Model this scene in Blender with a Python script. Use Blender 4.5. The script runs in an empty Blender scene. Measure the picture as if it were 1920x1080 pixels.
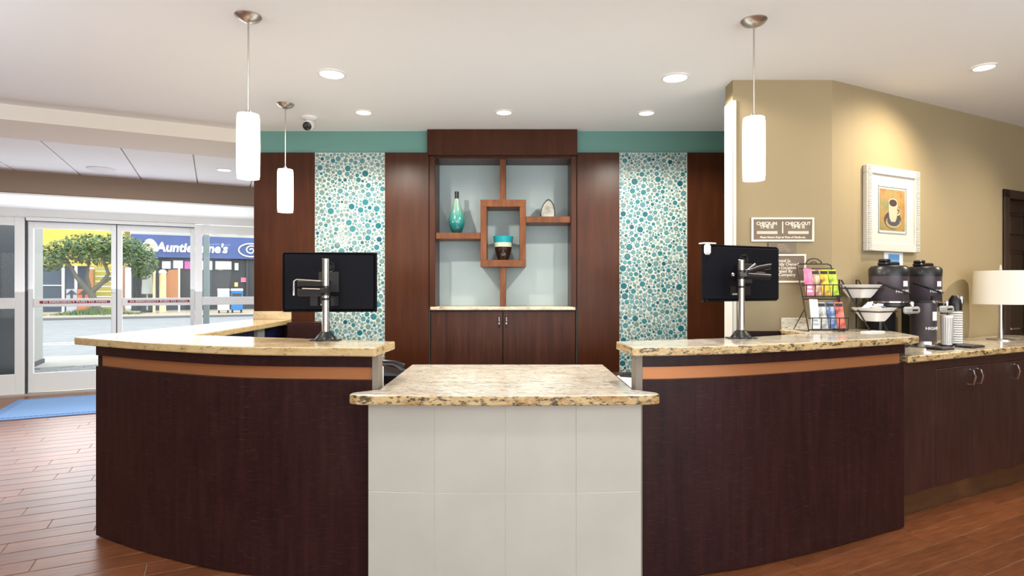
import bpy, bmesh, math, random
from mathutils import Vector, Matrix
random.seed(7)
C = bpy.context.scene.collection
SC = bpy.context.scene
# ------------------------------------------------------------------ camera, world, lights, exposure
F, H = 1107.0, 1.34                      # focal length in pixels of a 1920 px wide frame, eye height in metres
cd = bpy.data.cameras.new('camera'); cam = bpy.data.objects.new('camera', cd); C.objects.link(cam)
cd.sensor_width = 36.0; cd.lens = F / 1920 * 36.0; cd.clip_end = 200; cd.clip_start = 0.05
cam.location = (0, 0, H); cam.rotation_euler = (math.pi / 2, 0, 0)
SC.camera = cam
SC.view_settings.view_transform = 'Standard'; SC.view_settings.look = 'None'
SC.view_settings.gamma = 1.0; SC.view_settings.use_curve_mapping = False
SC.view_settings.exposure = 0.1
SC.cycles.max_bounces = 8; SC.cycles.diffuse_bounces = 4; SC.cycles.transparent_max_bounces = 12
SC.cycles.sample_clamp_indirect = 6.0
W = bpy.data.worlds.new('sky'); SC.world = W; W.use_nodes = True
W.node_tree.nodes['Background'].inputs[0].default_value = (0.93, 0.97, 1.0, 1)
W.node_tree.nodes['Background'].inputs[1].default_value = 4.0

TH = math.atan2(0.4511, 0.8925); CT, ST = math.cos(TH), math.sin(TH)   # the building's own axes: u along the door wall, v towards the street
def uv(a, b): return (a * CT - b * ST, a * ST + b * CT)
def on_b(px, b):
    r = (px - 960) / F; d = b / (CT - ST * r)
    return d * (CT * r + ST), d
def X(px, d): return (px - 960) * d / F
def Z(py, d): return H + (540 - py) * d / F

def area(name, loc, rot, sx, sy, power, col=(1, 1, 1)):
    l = bpy.data.lights.new(name, 'AREA'); l.shape = 'RECTANGLE'; l.size = sx; l.size_y = sy; l.energy = power; l.color = col
    o = bpy.data.objects.new(name, l); C.objects.link(o); o.location = loc; o.rotation_euler = rot
    return o
# added fill lamps out of view behind the camera, one upright and several overhead
x_, y_ = uv(-0.5, -4.75)
area('rear_fill', (x_, y_, 1.35), (math.radians(90), 0, TH), 9.0, 2.4, 66, (0.88, 0.98, 1.0))
for (a_, b_) in ((-2.6, -1.3), (0.2, -1.3), (3.0, -1.3), (-1.2, -3.2), (1.8, -3.2)):
    x_, y_ = uv(a_, b_); area('lobby_fill', (x_, y_, 2.66), (0, 0, TH), 0.6, 0.6, 14, (0.95, 0.99, 0.97))
for xx in (-1.1, 1.05): area('desk_light', (xx, 1.85, 2.68), (0, 0, 0), 0.17, 0.17, 14, (0.96, 0.98, 0.94))
# unseen lamps added around the camera and behind the desk to brighten the ceiling
for (xx, yy, zz, sx_, sy_, pw) in ((0, -1.6, 1.5, 5.0, 2.2, 85), (-3.8, 1.2, 1.5, 1.8, 1.8, 72), (3.6, 0.9, 1.5, 1.8, 1.6, 60), (0.0, 3.9, 0.78, 2.2, 0.7, 11)):
    area('ceiling_fill', (xx, yy, zz), (math.pi, 0, 0), sx_, sy_, pw, (0.90, 0.97, 1.0) if xx > -2 else (0.84, 0.92, 1.0))
# daylight coming in through the glass entrance doors, lifted by the bright pavement, and an unseen lamp added to brighten the floor
x_, y_ = uv(-1.1, 9.2)
area('entrance_daylight', (x_, y_, 1.1), (math.radians(-132), 0, TH), 3.2, 1.9, 62, (0.88, 0.93, 1.0))
area('entrance_fill', (-3.85, 5.25, 2.52), (0, 0, TH), 0.9, 0.5, 48, (1.0, 0.97, 0.95))

# ------------------------------------------------------------------ materials
def mat(name, col, rough=0.5, metal=0.0, spec=0.5, emit=None, es=1.0, coat=0.0):
    m = bpy.data.materials.new(name); m.use_nodes = True
    b = m.node_tree.nodes['Principled BSDF']
    b.inputs['Base Color'].default_value = (*col, 1); b.inputs['Roughness'].default_value = rough
    b.inputs['Metallic'].default_value = metal; b.inputs['Specular IOR Level'].default_value = spec
    b.inputs['Coat Weight'].default_value = coat
    if emit: b.inputs['Emission Color'].default_value = (*emit, 1); b.inputs['Emission Strength'].default_value = es
    return m
def nodes(m):
    nt = m.node_tree
    return nt, nt.nodes['Principled BSDF'], lambda t: nt.nodes.new(t), nt.links.new
def ramp(new, stops, interp='LINEAR'):
    r = new('ShaderNodeValToRGB'); r.color_ramp.interpolation = interp
    e = r.color_ramp.elements
    while len(e) < len(stops): e.new(0.5)
    for k, (p, c) in enumerate(stops): e[k].position = p; e[k].color = (*c, 1)
    return r
def coords(new, link, scale=(1, 1, 1), src='Object'):
    t = new('ShaderNodeTexCoord'); mp = new('ShaderNodeMapping'); mp.inputs['Scale'].default_value = scale
    link(t.outputs[src], mp.inputs[0]); return mp
def noise(new, link, vec, scale, detail=4, rough=0.55):
    n = new('ShaderNodeTexNoise'); n.inputs['Scale'].default_value = scale; n.inputs['Detail'].default_value = detail; n.inputs['Roughness'].default_value = rough
    if vec: link(vec.outputs[0], n.inputs[0])
    return n
def wood(name, c1, c2, c3, rough, grain=(14, 14, 1.2), fleck=0.0, vary=False):
    m = mat(name, c2, rough, 0, 0.2); nt, b, new, link = nodes(m)
    v = coords(new, link, grain); n = noise(new, link, v, 3.0, 6, 0.6)
    r = ramp(new, ((0.3, c1), (0.5, c2), (0.72, c3))); link(n.outputs[0], r.inputs[0])
    out = r.outputs[0]
    v2 = coords(new, link, (1, 1, 1)); n2 = noise(new, link, v2, 2.2, 2)
    mx = new('ShaderNodeMix'); mx.data_type = 'RGBA'; mx.blend_type = 'MULTIPLY'; mx.inputs[0].default_value = 0.7
    r2 = ramp(new, ((0.3, (0.72, 0.70, 0.70)), (0.7, (1.15, 1.12, 1.1)))); link(n2.outputs[0], r2.inputs[0])
    link(out, mx.inputs[6]); link(r2.outputs[0], mx.inputs[7]); out = mx.outputs[2]
    if fleck:
        v3 = coords(new, link, (9, 9, 150)); n3 = noise(new, link, v3, 2.0, 3)
        r3 = ramp(new, ((0.58, (0, 0, 0)), (0.75, (fleck, fleck * 0.75, fleck * 0.6)))); link(n3.outputs[0], r3.inputs[0])
        ad = new('ShaderNodeMix'); ad.data_type = 'RGBA'; ad.blend_type = 'ADD'; ad.inputs[0].default_value = 1.0
        link(out, ad.inputs[6]); link(r3.outputs[0], ad.inputs[7]); out = ad.outputs[2]
    if vary:
        oi = new('ShaderNodeObjectInfo'); rv = ramp(new, ((0, (0.85, 0.84, 0.83)), (1, (1.14, 1.12, 1.1)))); link(oi.outputs['Random'], rv.inputs[0])
        mv = new('ShaderNodeMix'); mv.data_type = 'RGBA'; mv.blend_type = 'MULTIPLY'; mv.inputs[0].default_value = 1.0
        link(out, mv.inputs[6]); link(rv.outputs[0], mv.inputs[7]); out = mv.outputs[2]
    link(out, b.inputs['Base Color'])
    bp = new('ShaderNodeBump'); bp.inputs['Strength'].default_value = 0.05; bp.inputs['Distance'].default_value = 0.01
    link(n.outputs[0], bp.inputs['Height']); link(bp.outputs[0], b.inputs['Normal'])
    return m
def speckle(name, base, rough, amount=0.06, scale=6):
    """paint or plaster with a faint unevenness"""
    m = mat(name, base, rough); nt, b, new, link = nodes(m)
    v = coords(new, link); n = noise(new, link, v, scale, 3)
    lo = tuple(c * (1 - amount) for c in base); hi = tuple(min(1, c * (1 + amount)) for c in base)
    r = ramp(new, ((0.3, lo), (0.7, hi))); link(n.outputs[0], r.inputs[0]); link(r.outputs[0], b.inputs['Base Color'])
    return m
def granite(name, c_light, c_mid, c_fleck, c_dark, flecks, black, scale=(1, 1, 1), rough=0.12):
    m = mat(name, c_light, rough, 0, 0.5); nt, b, new, link = nodes(m)
    v = coords(new, link, scale)
    n1 = noise(new, link, v, 9, 4, 0.6); r1 = ramp(new, ((0.35, c_mid), (0.52, c_light), (0.75, tuple(min(1, c * 1.1) for c in c_light)))); link(n1.outputs[0], r1.inputs[0])
    n2 = noise(new, link, v, 42, 5, 0.7); r2 = ramp(new, ((0.60 - 0.16 * flecks, (0, 0, 0)), (0.70 - 0.16 * flecks, (0.8, 0.8, 0.8)))); link(n2.outputs[0], r2.inputs[0])
    mx = new('ShaderNodeMix'); mx.data_type = 'RGBA'; link(r2.outputs[0], mx.inputs[0]); link(r1.outputs[0], mx.inputs[6]); mx.inputs[7].default_value = (*c_fleck, 1)
    n3 = noise(new, link, v, 27, 6, 0.75); r3 = ramp(new, ((0.655 - 0.15 * black, (0, 0, 0)), (0.72 - 0.15 * black, (0.9, 0.9, 0.9)))); link(n3.outputs[0], r3.inputs[0])
    mx2 = new('ShaderNodeMix'); mx2.data_type = 'RGBA'; link(r3.outputs[0], mx2.inputs[0]); link(mx.outputs[2], mx2.inputs[6]); mx2.inputs[7].default_value = (*c_dark, 1)
    link(mx2.outputs[2], b.inputs['Base Color'])
    return m
def glass(name, tint=(0.96, 0.98, 0.98), base=0.03):
    m = bpy.data.materials.new(name); m.use_nodes = True; nt = m.node_tree; nt.nodes.clear()
    o = nt.nodes.new('ShaderNodeOutputMaterial'); t = nt.nodes.new('ShaderNodeBsdfTransparent'); g = nt.nodes.new('ShaderNodeBsdfGlossy')
    mx = nt.nodes.new('ShaderNodeMixShader'); fr = nt.nodes.new('ShaderNodeFresnel'); fr.inputs[0].default_value = 1.18
    t.inputs[0].default_value = (*tint, 1); g.inputs['Roughness'].default_value = 0.02
    nt.links.new(fr.outputs[0], mx.inputs[0]); nt.links.new(t.outputs[0], mx.inputs[1]); nt.links.new(g.outputs[0], mx.inputs[2]); nt.links.new(mx.outputs[0], o.inputs[0])
    return m
m = {}
m['espresso'] = wood('espresso wood', (0.018, 0.0062, 0.0066), (0.027, 0.0088, 0.0088), (0.037, 0.0125, 0.011), 0.38, (10, 10, 0.9), 0.03)
m['coffeewood'] = wood('coffee cabinet wood', (0.032, 0.013, 0.0115), (0.044, 0.0175, 0.0145), (0.058, 0.024, 0.019), 0.38, (10, 10, 0.9), 0.02)
m['cherry'] = wood('cherry wood', (0.046, 0.0135, 0.0058), (0.057, 0.017, 0.0068), (0.070, 0.0215, 0.0085), 0.3, (9, 9, 0.7))
m['cabinet'] = wood('dark cherry wood', (0.034, 0.011, 0.007), (0.050, 0.017, 0.010), (0.072, 0.025, 0.014), 0.36, (9, 9, 0.7))
m['cherry_lit'] = wood('lit cherry wood', (0.11, 0.038, 0.016), (0.155, 0.055, 0.022), (0.20, 0.075, 0.031), 0.36, (9, 9, 2.0))  # the same cherry, with the stronger light put into its colour
m['plank'] = wood('plank tile', (0.14, 0.047, 0.019), (0.205, 0.071, 0.029), (0.27, 0.10, 0.043), 0.33, (1.6, 16, 16), 0.0, True)
m['grout'] = speckle('grout', (0.40, 0.28, 0.20), 0.8)
m['granite'] = granite('granite', (0.70, 0.65, 0.56), (0.60, 0.51, 0.39), (0.33, 0.26, 0.185), (0.07, 0.055, 0.045), 0.42, 0.5, (0.7, 1.5, 1.5))
m['granite_edge'] = granite('granite edge', (0.58, 0.42, 0.20), (0.40, 0.22, 0.07), (0.62, 0.52, 0.36), (0.02, 0.014, 0.010), 0.4, 0.95, (0.9, 0.9, 2.2), 0.35)
m['granite_reflection'] = granite('reflection-tinted granite', (0.64, 0.51, 0.33), (0.55, 0.40, 0.22), (0.42, 0.29, 0.15), (0.10, 0.06, 0.03), 0.3, 0.1, (0.7, 1.3, 1.3))  # left bar's stone, a tan reflection put into its colour
m['granite_reflection_edge'] = granite('reflection-tinted granite edge', (0.56, 0.41, 0.20), (0.46, 0.29, 0.11), (0.60, 0.48, 0.30), (0.10, 0.06, 0.03), 0.4, 0.6, (0.9, 0.9, 2.2), 0.35)
m['granite_ledge'] = granite('ledge granite', (0.62, 0.55, 0.42), (0.45, 0.33, 0.2), (0.5, 0.42, 0.3), (0.03, 0.02, 0.015), 0.3, 0.5, (0.8, 1.2, 1.6), 0.3)
GR = [m['granite'], m['granite_edge']]; GT = [m['granite_reflection'], m['granite_reflection_edge']]
def edged(mb):
    """broken, darker edge faces on a stone slab"""
    for f in mb.bm.faces:
        if abs(f.normal.z) < 0.8: f.material_index = 1
    return mb
m['copper'] = mat('brushed copper', (0.52, 0.21, 0.085), 0.4, 0.5)
m['taupe'] = mat('lit end wood', (0.22, 0.185, 0.15), 0.5)  # desk ends are wood; the light on them is in this colour
m['tile'] = speckle('cream tile', (0.50, 0.49, 0.435), 0.35, 0.05, 3)
m['tilegrout'] = mat('tile grout', (0.66, 0.62, 0.54), 0.8)
m['ceiling'] = mat('ceiling paint', (0.81, 0.835, 0.86), 0.9)
m['white'] = mat('white paint', (0.80, 0.79, 0.77), 0.5)
m['offwhite'] = mat('off white trim', (0.78, 0.73, 0.65), 0.45)
m['beige'] = speckle('beige wall paint', (0.35, 0.275, 0.158), 0.7, 0.03, 1.5)
m['brownpaint'] = mat('brown wall paint', (0.26, 0.185, 0.135), 0.8)
m['soffit'] = mat('cream soffit paint', (0.74, 0.69, 0.62), 0.9)
m['teal'] = mat('teal paint', (0.125, 0.285, 0.255), 0.6)
m['paleblue'] = mat('pale blue paint', (0.40, 0.49, 0.51), 0.6)
m['chrome'] = mat('chrome', (0.80, 0.80, 0.82), 0.16, 1.0)
m['nickel'] = mat('brushed nickel', (0.52, 0.48, 0.44), 0.34, 1.0)
m['black'] = mat('black plastic', (0.010, 0.010, 0.012), 0.32)
m['blackmatte'] = mat('matte black', (0.014, 0.014, 0.017), 0.55)
m['monitor'] = mat('monitor shell', (0.004, 0.0046, 0.008), 0.45, 0, 0.12)
m['wire'] = mat('black wire', (0.02, 0.016, 0.014), 0.4, 0.3)
m['ceramic'] = mat('white ceramic', (0.82, 0.80, 0.80), 0.2)
m['paper'] = mat('white paper', (0.82, 0.83, 0.84), 0.7)
m['navy'] = mat('navy panel', (0.012, 0.022, 0.075), 0.35)
m['frost'] = mat('opal glass shade', (0.9, 0.85, 0.75), 0.4, 0, 0.5, (1.0, 0.86, 0.60), 2.2)
m['lens'] = mat('lit lamp lens', (0.9, 0.9, 0.85), 0.4, 0, 0.5, (1.0, 0.97, 0.90), 5.0)
m['lens_warm'] = mat('lit warm lamp', (0.9, 0.85, 0.7), 0.4, 0, 0.5, (1.0, 0.88, 0.62), 3.0)
m['lampshade'] = mat('cream lampshade', (0.90, 0.88, 0.82), 0.8)
m['glass'] = glass('door glass')
m['signwhite'] = mat('white sign letters', (0.55, 0.55, 0.55), 0.5)
m['doorwhite'] = mat('white door metal', (0.78, 0.77, 0.75), 0.35)
m['doorgrey'] = mat('grey gasket', (0.035, 0.04, 0.05), 0.5)
m['red'] = mat('red decal', (0.27, 0.012, 0.035), 0.5)
m['darkdoor'] = wood('dark brown door', (0.030, 0.017, 0.011), (0.042, 0.024, 0.016), (0.055, 0.032, 0.021), 0.4)
m['signbrown'] = mat('taupe sign face', (0.21, 0.155, 0.105), 0.55)
m['cream'] = mat('cream sign lettering', (0.86, 0.80, 0.68), 0.5)
m['urn'] = mat('aubergine urn wrap', (0.060, 0.046, 0.058), 0.35)
m['grey'] = mat('grey plastic', (0.36, 0.38, 0.38), 0.4)
m['mat'] = mat('blue mat', (0.10, 0.22, 0.45), 0.9)

def mat_pebble():
    m_ = mat('glass pebble', (0.4, 0.6, 0.6), 0.2, 0, 0.4); nt, b, new, link = nodes(m_)
    at = new('ShaderNodeAttribute'); at.attribute_name = 'pebble_colour'; link(at.outputs['Color'], b.inputs['Base Color']); return m_
m['pebble'] = mat_pebble()
def mat_matweave():
    m_ = m['mat']; nt, b, new, link = nodes(m_)
    v = coords(new, link, (1, 1, 1)); w = new('ShaderNodeTexWave'); w.inputs['Scale'].default_value = 14; w.bands_direction = 'DIAGONAL'; link(v.outputs[0], w.inputs[0])
    w2 = new('ShaderNodeTexChecker'); w2.inputs['Scale'].default_value = 5.2; link(v.outputs[0], w2.inputs[0])
    r = ramp(new, ((0.2, (0.07, 0.17, 0.38)), (0.8, (0.22, 0.37, 0.60)))); link(w.outputs[0], r.inputs[0])
    link(r.outputs[0], b.inputs['Base Color'])
mat_matweave()

# ------------------------------------------------------------------ mesh helpers
class MB:
    def __init__(s): s.bm = bmesh.new()
    def _bev(s, faces, w, seg=1, ang=25):
        if not w: return
        ed = set(e for f in faces for e in f.edges if len(e.link_faces) == 2 and e.calc_face_angle(0) > math.radians(ang))
        bmesh.ops.bevel(s.bm, geom=list(ed), offset=w, segments=seg, affect='EDGES', profile=0.5)
    def box(s, x0, x1, y0, y1, z0, z1, bev=0, mi=0):
        r = bmesh.ops.create_cube(s.bm, size=1.0)
        for v in r['verts']:
            v.co = Vector(((x0 + x1) / 2 + v.co.x * (x1 - x0), (y0 + y1) / 2 + v.co.y * (y1 - y0), (z0 + z1) / 2 + v.co.z * (z1 - z0)))
        fs = set(f for v in r['verts'] for f in v.link_faces)
        for f in fs: f.material_index = mi
        s._bev(fs, bev); return s
    def prism(s, pts, z0, z1, bev=0, seg=2, mi=0, axis='z'):
        """polygon pts swept from z0 to z1 (axis z), or in the x-z plane swept along y"""
        def co(p, q): return (p[0], p[1], q) if axis == 'z' else (p[0], q, p[1])
        lo = [s.bm.verts.new(co(p, z0)) for p in pts]; hi = [s.bm.verts.new(co(p, z1)) for p in pts]
        n = len(pts); fs = [s.bm.faces.new(lo[::-1]), s.bm.faces.new(hi)]
        for i in range(n): fs.append(s.bm.faces.new((lo[i], lo[(i + 1) % n], hi[(i + 1) % n], hi[i])))
        bmesh.ops.recalc_face_normals(s.bm, faces=fs)
        for f in fs: f.material_index = mi
        s._bev(fs, bev, seg, 20); return s
    def lathe(s, prof, c=(0, 0, 0), seg=24, mi=0, caps=True):
        rings = []
        for (r, z) in prof:
            rings.append([s.bm.verts.new((c[0] + r * math.cos(2 * math.pi * k / seg), c[1] + r * math.sin(2 * math.pi * k / seg), c[2] + z)) for k in range(seg)])
        fs = []
        for i in range(len(rings) - 1):
            for k in range(seg):
                fs.append(s.bm.faces.new((rings[i][k], rings[i][(k + 1) % seg], rings[i + 1][(k + 1) % seg], rings[i + 1][k])))
        if caps: fs += [s.bm.faces.new(rings[0][::-1]), s.bm.faces.new(rings[-1])]
        bmesh.ops.recalc_face_normals(s.bm, faces=fs)
        for f in fs: f.material_index = mi
        return s
    def tube(s, pts, r, seg=8, mi=0, closed=False):
        pts = [Vector(p) for p in pts]; n = len(pts); rs = r if isinstance(r, (list, tuple)) else [r] * n
        rings = []; up = None
        for i, p in enumerate(pts):
            a = pts[(i - 1) % n] if (closed or i > 0) else p; b = pts[(i + 1) % n] if (closed or i < n - 1) else p
            t = (b - a).normalized()
            if up is None: up = Vector((0, 0, 1)) if abs(t.z) < 0.9 else Vector((1, 0, 0))
            sd = t.cross(up)
            if sd.length < 1e-5: sd = t.orthogonal()
            sd.normalize(); up = sd.cross(t).normalized()
            rings.append([s.bm.verts.new(p + (sd * math.cos(2 * math.pi * k / seg) + up * math.sin(2 * math.pi * k / seg)) * rs[i]) for k in range(seg)])
        fs = []
        for i in range(n if closed else n - 1):
            A, B = rings[i], rings[(i + 1) % n]
            for k in range(seg): fs.append(s.bm.faces.new((A[k], A[(k + 1) % seg], B[(k + 1) % seg], B[k])))
        if not closed: fs += [s.bm.faces.new(rings[0][::-1]), s.bm.faces.new(rings[-1])]
        bmesh.ops.recalc_face_normals(s.bm, faces=fs)
        for f in fs: f.material_index = mi
        return s
    def cyl(s, p, q, r, seg=16, mi=0): return s.tube([p, q], r, seg, mi)
    def xf(s, M):
        bmesh.ops.transform(s.bm, matrix=M, verts=s.bm.verts); return s
    def obj(s, name, material, parent=None, loc=(0, 0, 0), rz=0.0, smooth=False, rot=None):
        me = bpy.data.meshes.new(name); s.bm.to_mesh(me); s.bm.free()
        for mm in (material if isinstance(material, (list, tuple)) else [material]): me.materials.append(mm)
        if smooth:
            for p in me.polygons: p.use_smooth = True
            me.set_sharp_from_angle(angle=math.radians(38))
        return link(name, me, parent, loc, rz, rot)
def link(name, me, parent=None, loc=(0, 0, 0), rz=0.0, rot=None):
    o = bpy.data.objects.new(name, me); C.objects.link(o); o.parent = parent
    o.location = loc; o.rotation_euler = rot if rot else (0, 0, rz)
    return o
def thing(name, label, cat, loc=(0, 0, 0), rz=0.0, group=None):
    o = bpy.data.objects.new(name, None); C.objects.link(o); o.location = loc; o.rotation_euler = (0, 0, rz); o.empty_display_size = 0.1
    return tag(o, label, cat, group)
def tag(o, label, cat, group=None):
    o['label'] = label; o['category'] = cat
    if group: o['group'] = group
    return o
def struct(o, label=None):
    o['kind'] = 'structure'
    if label: o['label'] = label
    return o
def copy_tree(o, parent=None):
    c = o.copy(); C.objects.link(c); c.parent = parent
    for ch in list(o.children): copy_tree(ch, c)
    return c
def text_mesh(body, size, bold=0.0, depth=0.001, spacing=1.0, shear=0.0, line=1.0, sx=1.0):
    cu = bpy.data.curves.new('lettering', 'FONT'); cu.body = body; cu.size = size; cu.align_x = 'CENTER'; cu.align_y = 'CENTER'
    cu.extrude = depth; cu.offset = bold; cu.space_character = spacing; cu.shear = shear; cu.space_line = line; cu.resolution_u = 3
    ob = bpy.data.objects.new('lettering', cu); C.objects.link(ob)
    bpy.context.view_layer.update()
    me = bpy.data.meshes.new_from_object(ob.evaluated_get(bpy.context.evaluated_depsgraph_get()))
    bpy.data.objects.remove(ob); bpy.data.curves.remove(cu)
    for v in me.vertices: v.co.x *= sx
    me.name = 'lettering'
    return me
def lettering(body, size, material, parent, loc, rz=0.0, name='lettering', **k):
    me = text_mesh(body, size, **k); me.materials.clear(); me.materials.append(material)
    return link(name, me, parent, loc, rot=(math.pi / 2, 0, rz))
def arc_pts(ctrl, n):
    """a smooth curve through the control points (Catmull-Rom), n points per span"""
    P = [Vector(p) for p in ctrl]; P = [2 * P[0] - P[1]] + P + [2 * P[-1] - P[-2]]; out = []
    for i in range(1, len(P) - 2):
        for k in range(n):
            t = k / n; a, b, c, d = P[i - 1], P[i], P[i + 1], P[i + 2]
            out.append(0.5 * ((2 * b) + (c - a) * t + (2 * a - 5 * b + 4 * c - d) * t * t + (3 * b - a - 3 * c + d) * t ** 3))
    out.append(P[-2]); return [tuple(p) for p in out]
def offset(pts, w):
    """move an open xy polyline sideways by w (left of its direction is positive)"""
    out = []
    for i, p in enumerate(pts):
        a = Vector(pts[max(0, i - 1)]); b = Vector(pts[min(len(pts) - 1, i + 1)]); t = (b - a).normalized()
        out.append((p[0] - t.y * w, p[1] + t.x * w))
    return out

CEIL = 2.70
# ------------------------------------------------------------------ floor
fl = struct(MB().box(-7, 9, -5.1, 9.33, -0.12, -0.004).obj('floor', m['grout'], rz=TH))
PW, PL = 0.1465, 0.92
plank_me = {}
def plank_mesh(L):
    k = round(L, 3)
    if k not in plank_me:
        o = MB().box(-L / 2 + 0.0022, L / 2 - 0.0022, -PW / 2 + 0.0022, PW / 2 - 0.0022, -0.012, 0.0, 0.0016).obj('plank', m['plank'])
        plank_me[k] = o.data; bpy.data.objects.remove(o)
    return plank_me[k]
DF = [(-2.243, 3.183), (-1.76, 2.94), (-1.24, 2.752), (-0.64, 2.69), (-0.64, 2.55), (0.58, 2.55), (0.60, 2.70), (1.08, 2.805), (1.42, 2.935), (1.757, 3.085), (2.185, 3.29)]
def desk_covers(x, y):
    """true where the desk stands on the floor and hides it"""
    for (p, q) in zip(DF, DF[1:]):
        if p[0] <= x <= q[0]: return y > p[1] + (q[1] - p[1]) * (x - p[0]) / max(1e-6, q[0] - p[0]) + 0.12
    return x > -2.2 and y > 5.3
rest = MB(); nfl = 0
for j in range(-22, 63):
    b0 = (j + 0.5) * PW
    off = (j * 0.37 + random.choice((0, 0.31))) % PL
    for i in range(-7, 9):
        a0 = i * PL + off
        x, y = uv(a0, b0)
        if b0 > 9.25 or a0 < -6.4 or a0 > 7.2: continue
        vis = False
        for da in (-0.4, 0, 0.4):
            xx, yy = uv(a0 + da, b0)
            if yy > 0.5:
                px, py = 960 + F * xx / yy, 540 + F * H / yy
                if -160 < px < 2080 and py < 1230 and not desk_covers(xx, yy): vis = True
        if b0 > 2.15 and a0 > 2.9: vis = False
        if vis and nfl < 300:
            o = link('plank', plank_mesh(PL), fl, (a0, b0, 0)); nfl += 1
        elif not desk_covers(x, y) and not (b0 > 2.15 and a0 > 2.9):
            rest.box(a0 - PL / 2 + 0.0022, a0 + PL / 2 - 0.0022, b0 - PW / 2 + 0.0022, b0 + PW / 2 - 0.0022, -0.012, 0)
o = rest.obj('plank_field', m['plank'], fl); o['kind'] = 'stuff'
print('planks', nfl)

# ------------------------------------------------------------------ ceilings
BS = 5.582                                     # where the main ceiling ends and the dropped soffit starts
struct(MB().box(-7, 9, -5.1, BS, CEIL, CEIL + 0.12).obj('ceiling', m['ceiling'], rz=TH))
LOW = 2.586
lowc = struct(MB().box(-7, 3.2, BS, 6.26, LOW, CEIL + 0.12).box(-7, 3.2, 6.26, 7.97, LOW + 0.02, LOW + 0.1).obj('ceiling_entrance', [m['soffit']], rz=TH))
for i in range(-9, 6):
    a0 = -1.311 + 0.57 * i
    MB().box(a0 + 0.006, a0 + 0.564, 6.265, 7.945, LOW - 0.002, LOW + 0.019, 0.004).obj('ceiling_panel', m['ceiling'], lowc)
# fascia over the entrance and its white underside
BF, BD = 7.94, 9.37
struct(MB().box(-7, 3.2, BF, BF + 0.1, 2.346, LOW + 0.06).obj('trim_1', m['brownpaint'], rz=TH))
struct(MB().box(-7, 3.2, BF, BF + 0.012, 2.328, 2.352).box(-7, 3.2, BF + 0.012, BD + 0.1, 2.336, 2.37).obj('trim_2', m['white'], rz=TH))

# ------------------------------------------------------------------ walls
YB = 5.12
struct(MB().box(-2.229, -0.712, YB, YB + 0.45, 0, CEIL).box(0.555, 3.4, YB, YB + 0.45, 0, CEIL).box(-0.712, 0.555, YB + 0.31, YB + 0.45, 0, CEIL).box(-0.712, 0.555, YB, YB + 0.31, 2.47, CEIL).obj('wall_back', m['teal']))
# short frontal wall with the notices, then the long beige wall that runs back along u
DX0, DX1 = 1.4436, 2.092
BR = 2.501
a_c = DX1 * CT + 3.86 * ST
a_d0, _ = on_b(1886, BR)
wr = MB().prism([(DX0, 3.86), (DX1, 3.86), (DX1 + 0.35, 3.86 + 0.177), (DX1 + 0.30, 4.11), (DX0, 3.995)], 0, CEIL)
struct(wr.obj('wall_right', m['beige']))
struct(MB().box(a_c + 0.2, a_d0, BR, BR + 0.14, 0, CEIL).box(a_d0, a_d0 + 0.92, BR, BR + 0.14, 2.11, CEIL).box(a_d0 + 0.92, 9, BR, BR + 0.14, 0, CEIL).obj('wall_right_long', m['beige'], rz=TH))
struct(MB().box(8.86, 9, -5.1, BR, 0, CEIL).obj('wall_east', m['beige'], rz=TH))
struct(MB().box(-7.1, -7, -5.1, BD + 0.2, 0, CEIL).obj('wall_west', m['beige'], rz=TH))
struct(MB().box(-7, 9, -5.2, -5.1, 0, 0.4).box(-7, 9, -5.2, -5.1, 2.45, CEIL).box(-7, -6, -5.2, -5.1, 0.4, 2.45).box(5, 9, -5.2, -5.1, 0.4, 2.45).box(-2.35, -2.25, -5.2, -5.1, 0.4, 2.45).box(1.25, 1.35, -5.2, -5.1, 0.4, 2.45).obj('wall_rear', m['beige'], rz=TH))
# corner guard on the notice wall's end; light on that face is painted off-white
struct(MB().box(DX0 - 0.004, DX0 + 0.022, 3.856, 3.875, 0.0, 2.567, 0.002).box(DX0 - 0.006, DX0, 3.856, 3.995, 0.0, 2.567).obj('trim_3', m['offwhite']))
# dark wood panelling below counter height behind the desk
tag(MB().box(DX0 + 0.01, 1.74, 3.825, 3.858, 0, 1.06).obj('wainscot_panel', m['espresso']), 'low dark wood panel against the notice wall behind the right monitor', 'panel')

# ------------------------------------------------------------------ entrance doors (u-v frame, b = BD)
def A(px, b=BD): return on_b(px, b)[0]
aw0, aw1, ad0, adm, ad1, aw2 = A(0) - 1.2, A(46), A(51), A(218), A(365), A(520)
ZT = 2.245
def leaf(name, a0, a1, zb, zt, stile, rail_t, rail_b, mid, b0=BD, thick=0.05):
    p = struct(thing_struct(name, uv(a0, b0)))
    w = a1 - a0
    MB().box(0, stile, 0, thick, zb, zt, 0.004).box(w - stile, w, 0, thick, zb, zt, 0.004).box(stile, w - stile, 0, thick, zt - rail_t, zt, 0.004).box(stile, w - stile, 0, thick, zb, zb + rail_b, 0.004).box(stile, w - stile, -0.006, thick, mid[0], mid[1], 0.004).obj('door_frame', m['doorwhite'], p)
    MB().box(stile - 0.005, w - stile + 0.005, 0.02, 0.028, zb + rail_b - 0.005, mid[0] + 0.005).obj('glass_pane', m['glass'], p)
    MB().box(stile - 0.005, w - stile + 0.005, 0.02, 0.028, mid[1] - 0.005, zt - rail_t + 0.005).obj('glass_pane', m['glass'], p)
    return p
def thing_struct(name, xy):
    o = bpy.data.objects.new(name, None); C.objects.link(o); o.location = (xy[0], xy[1], 0); o.rotation_euler = (0, 0, TH); return o
d1 = leaf('door_1', ad0, adm - 0.006, 0.02, 2.185, 0.055, 0.085, 0.24, (1.10, 1.205), BD + 0.03)
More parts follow.
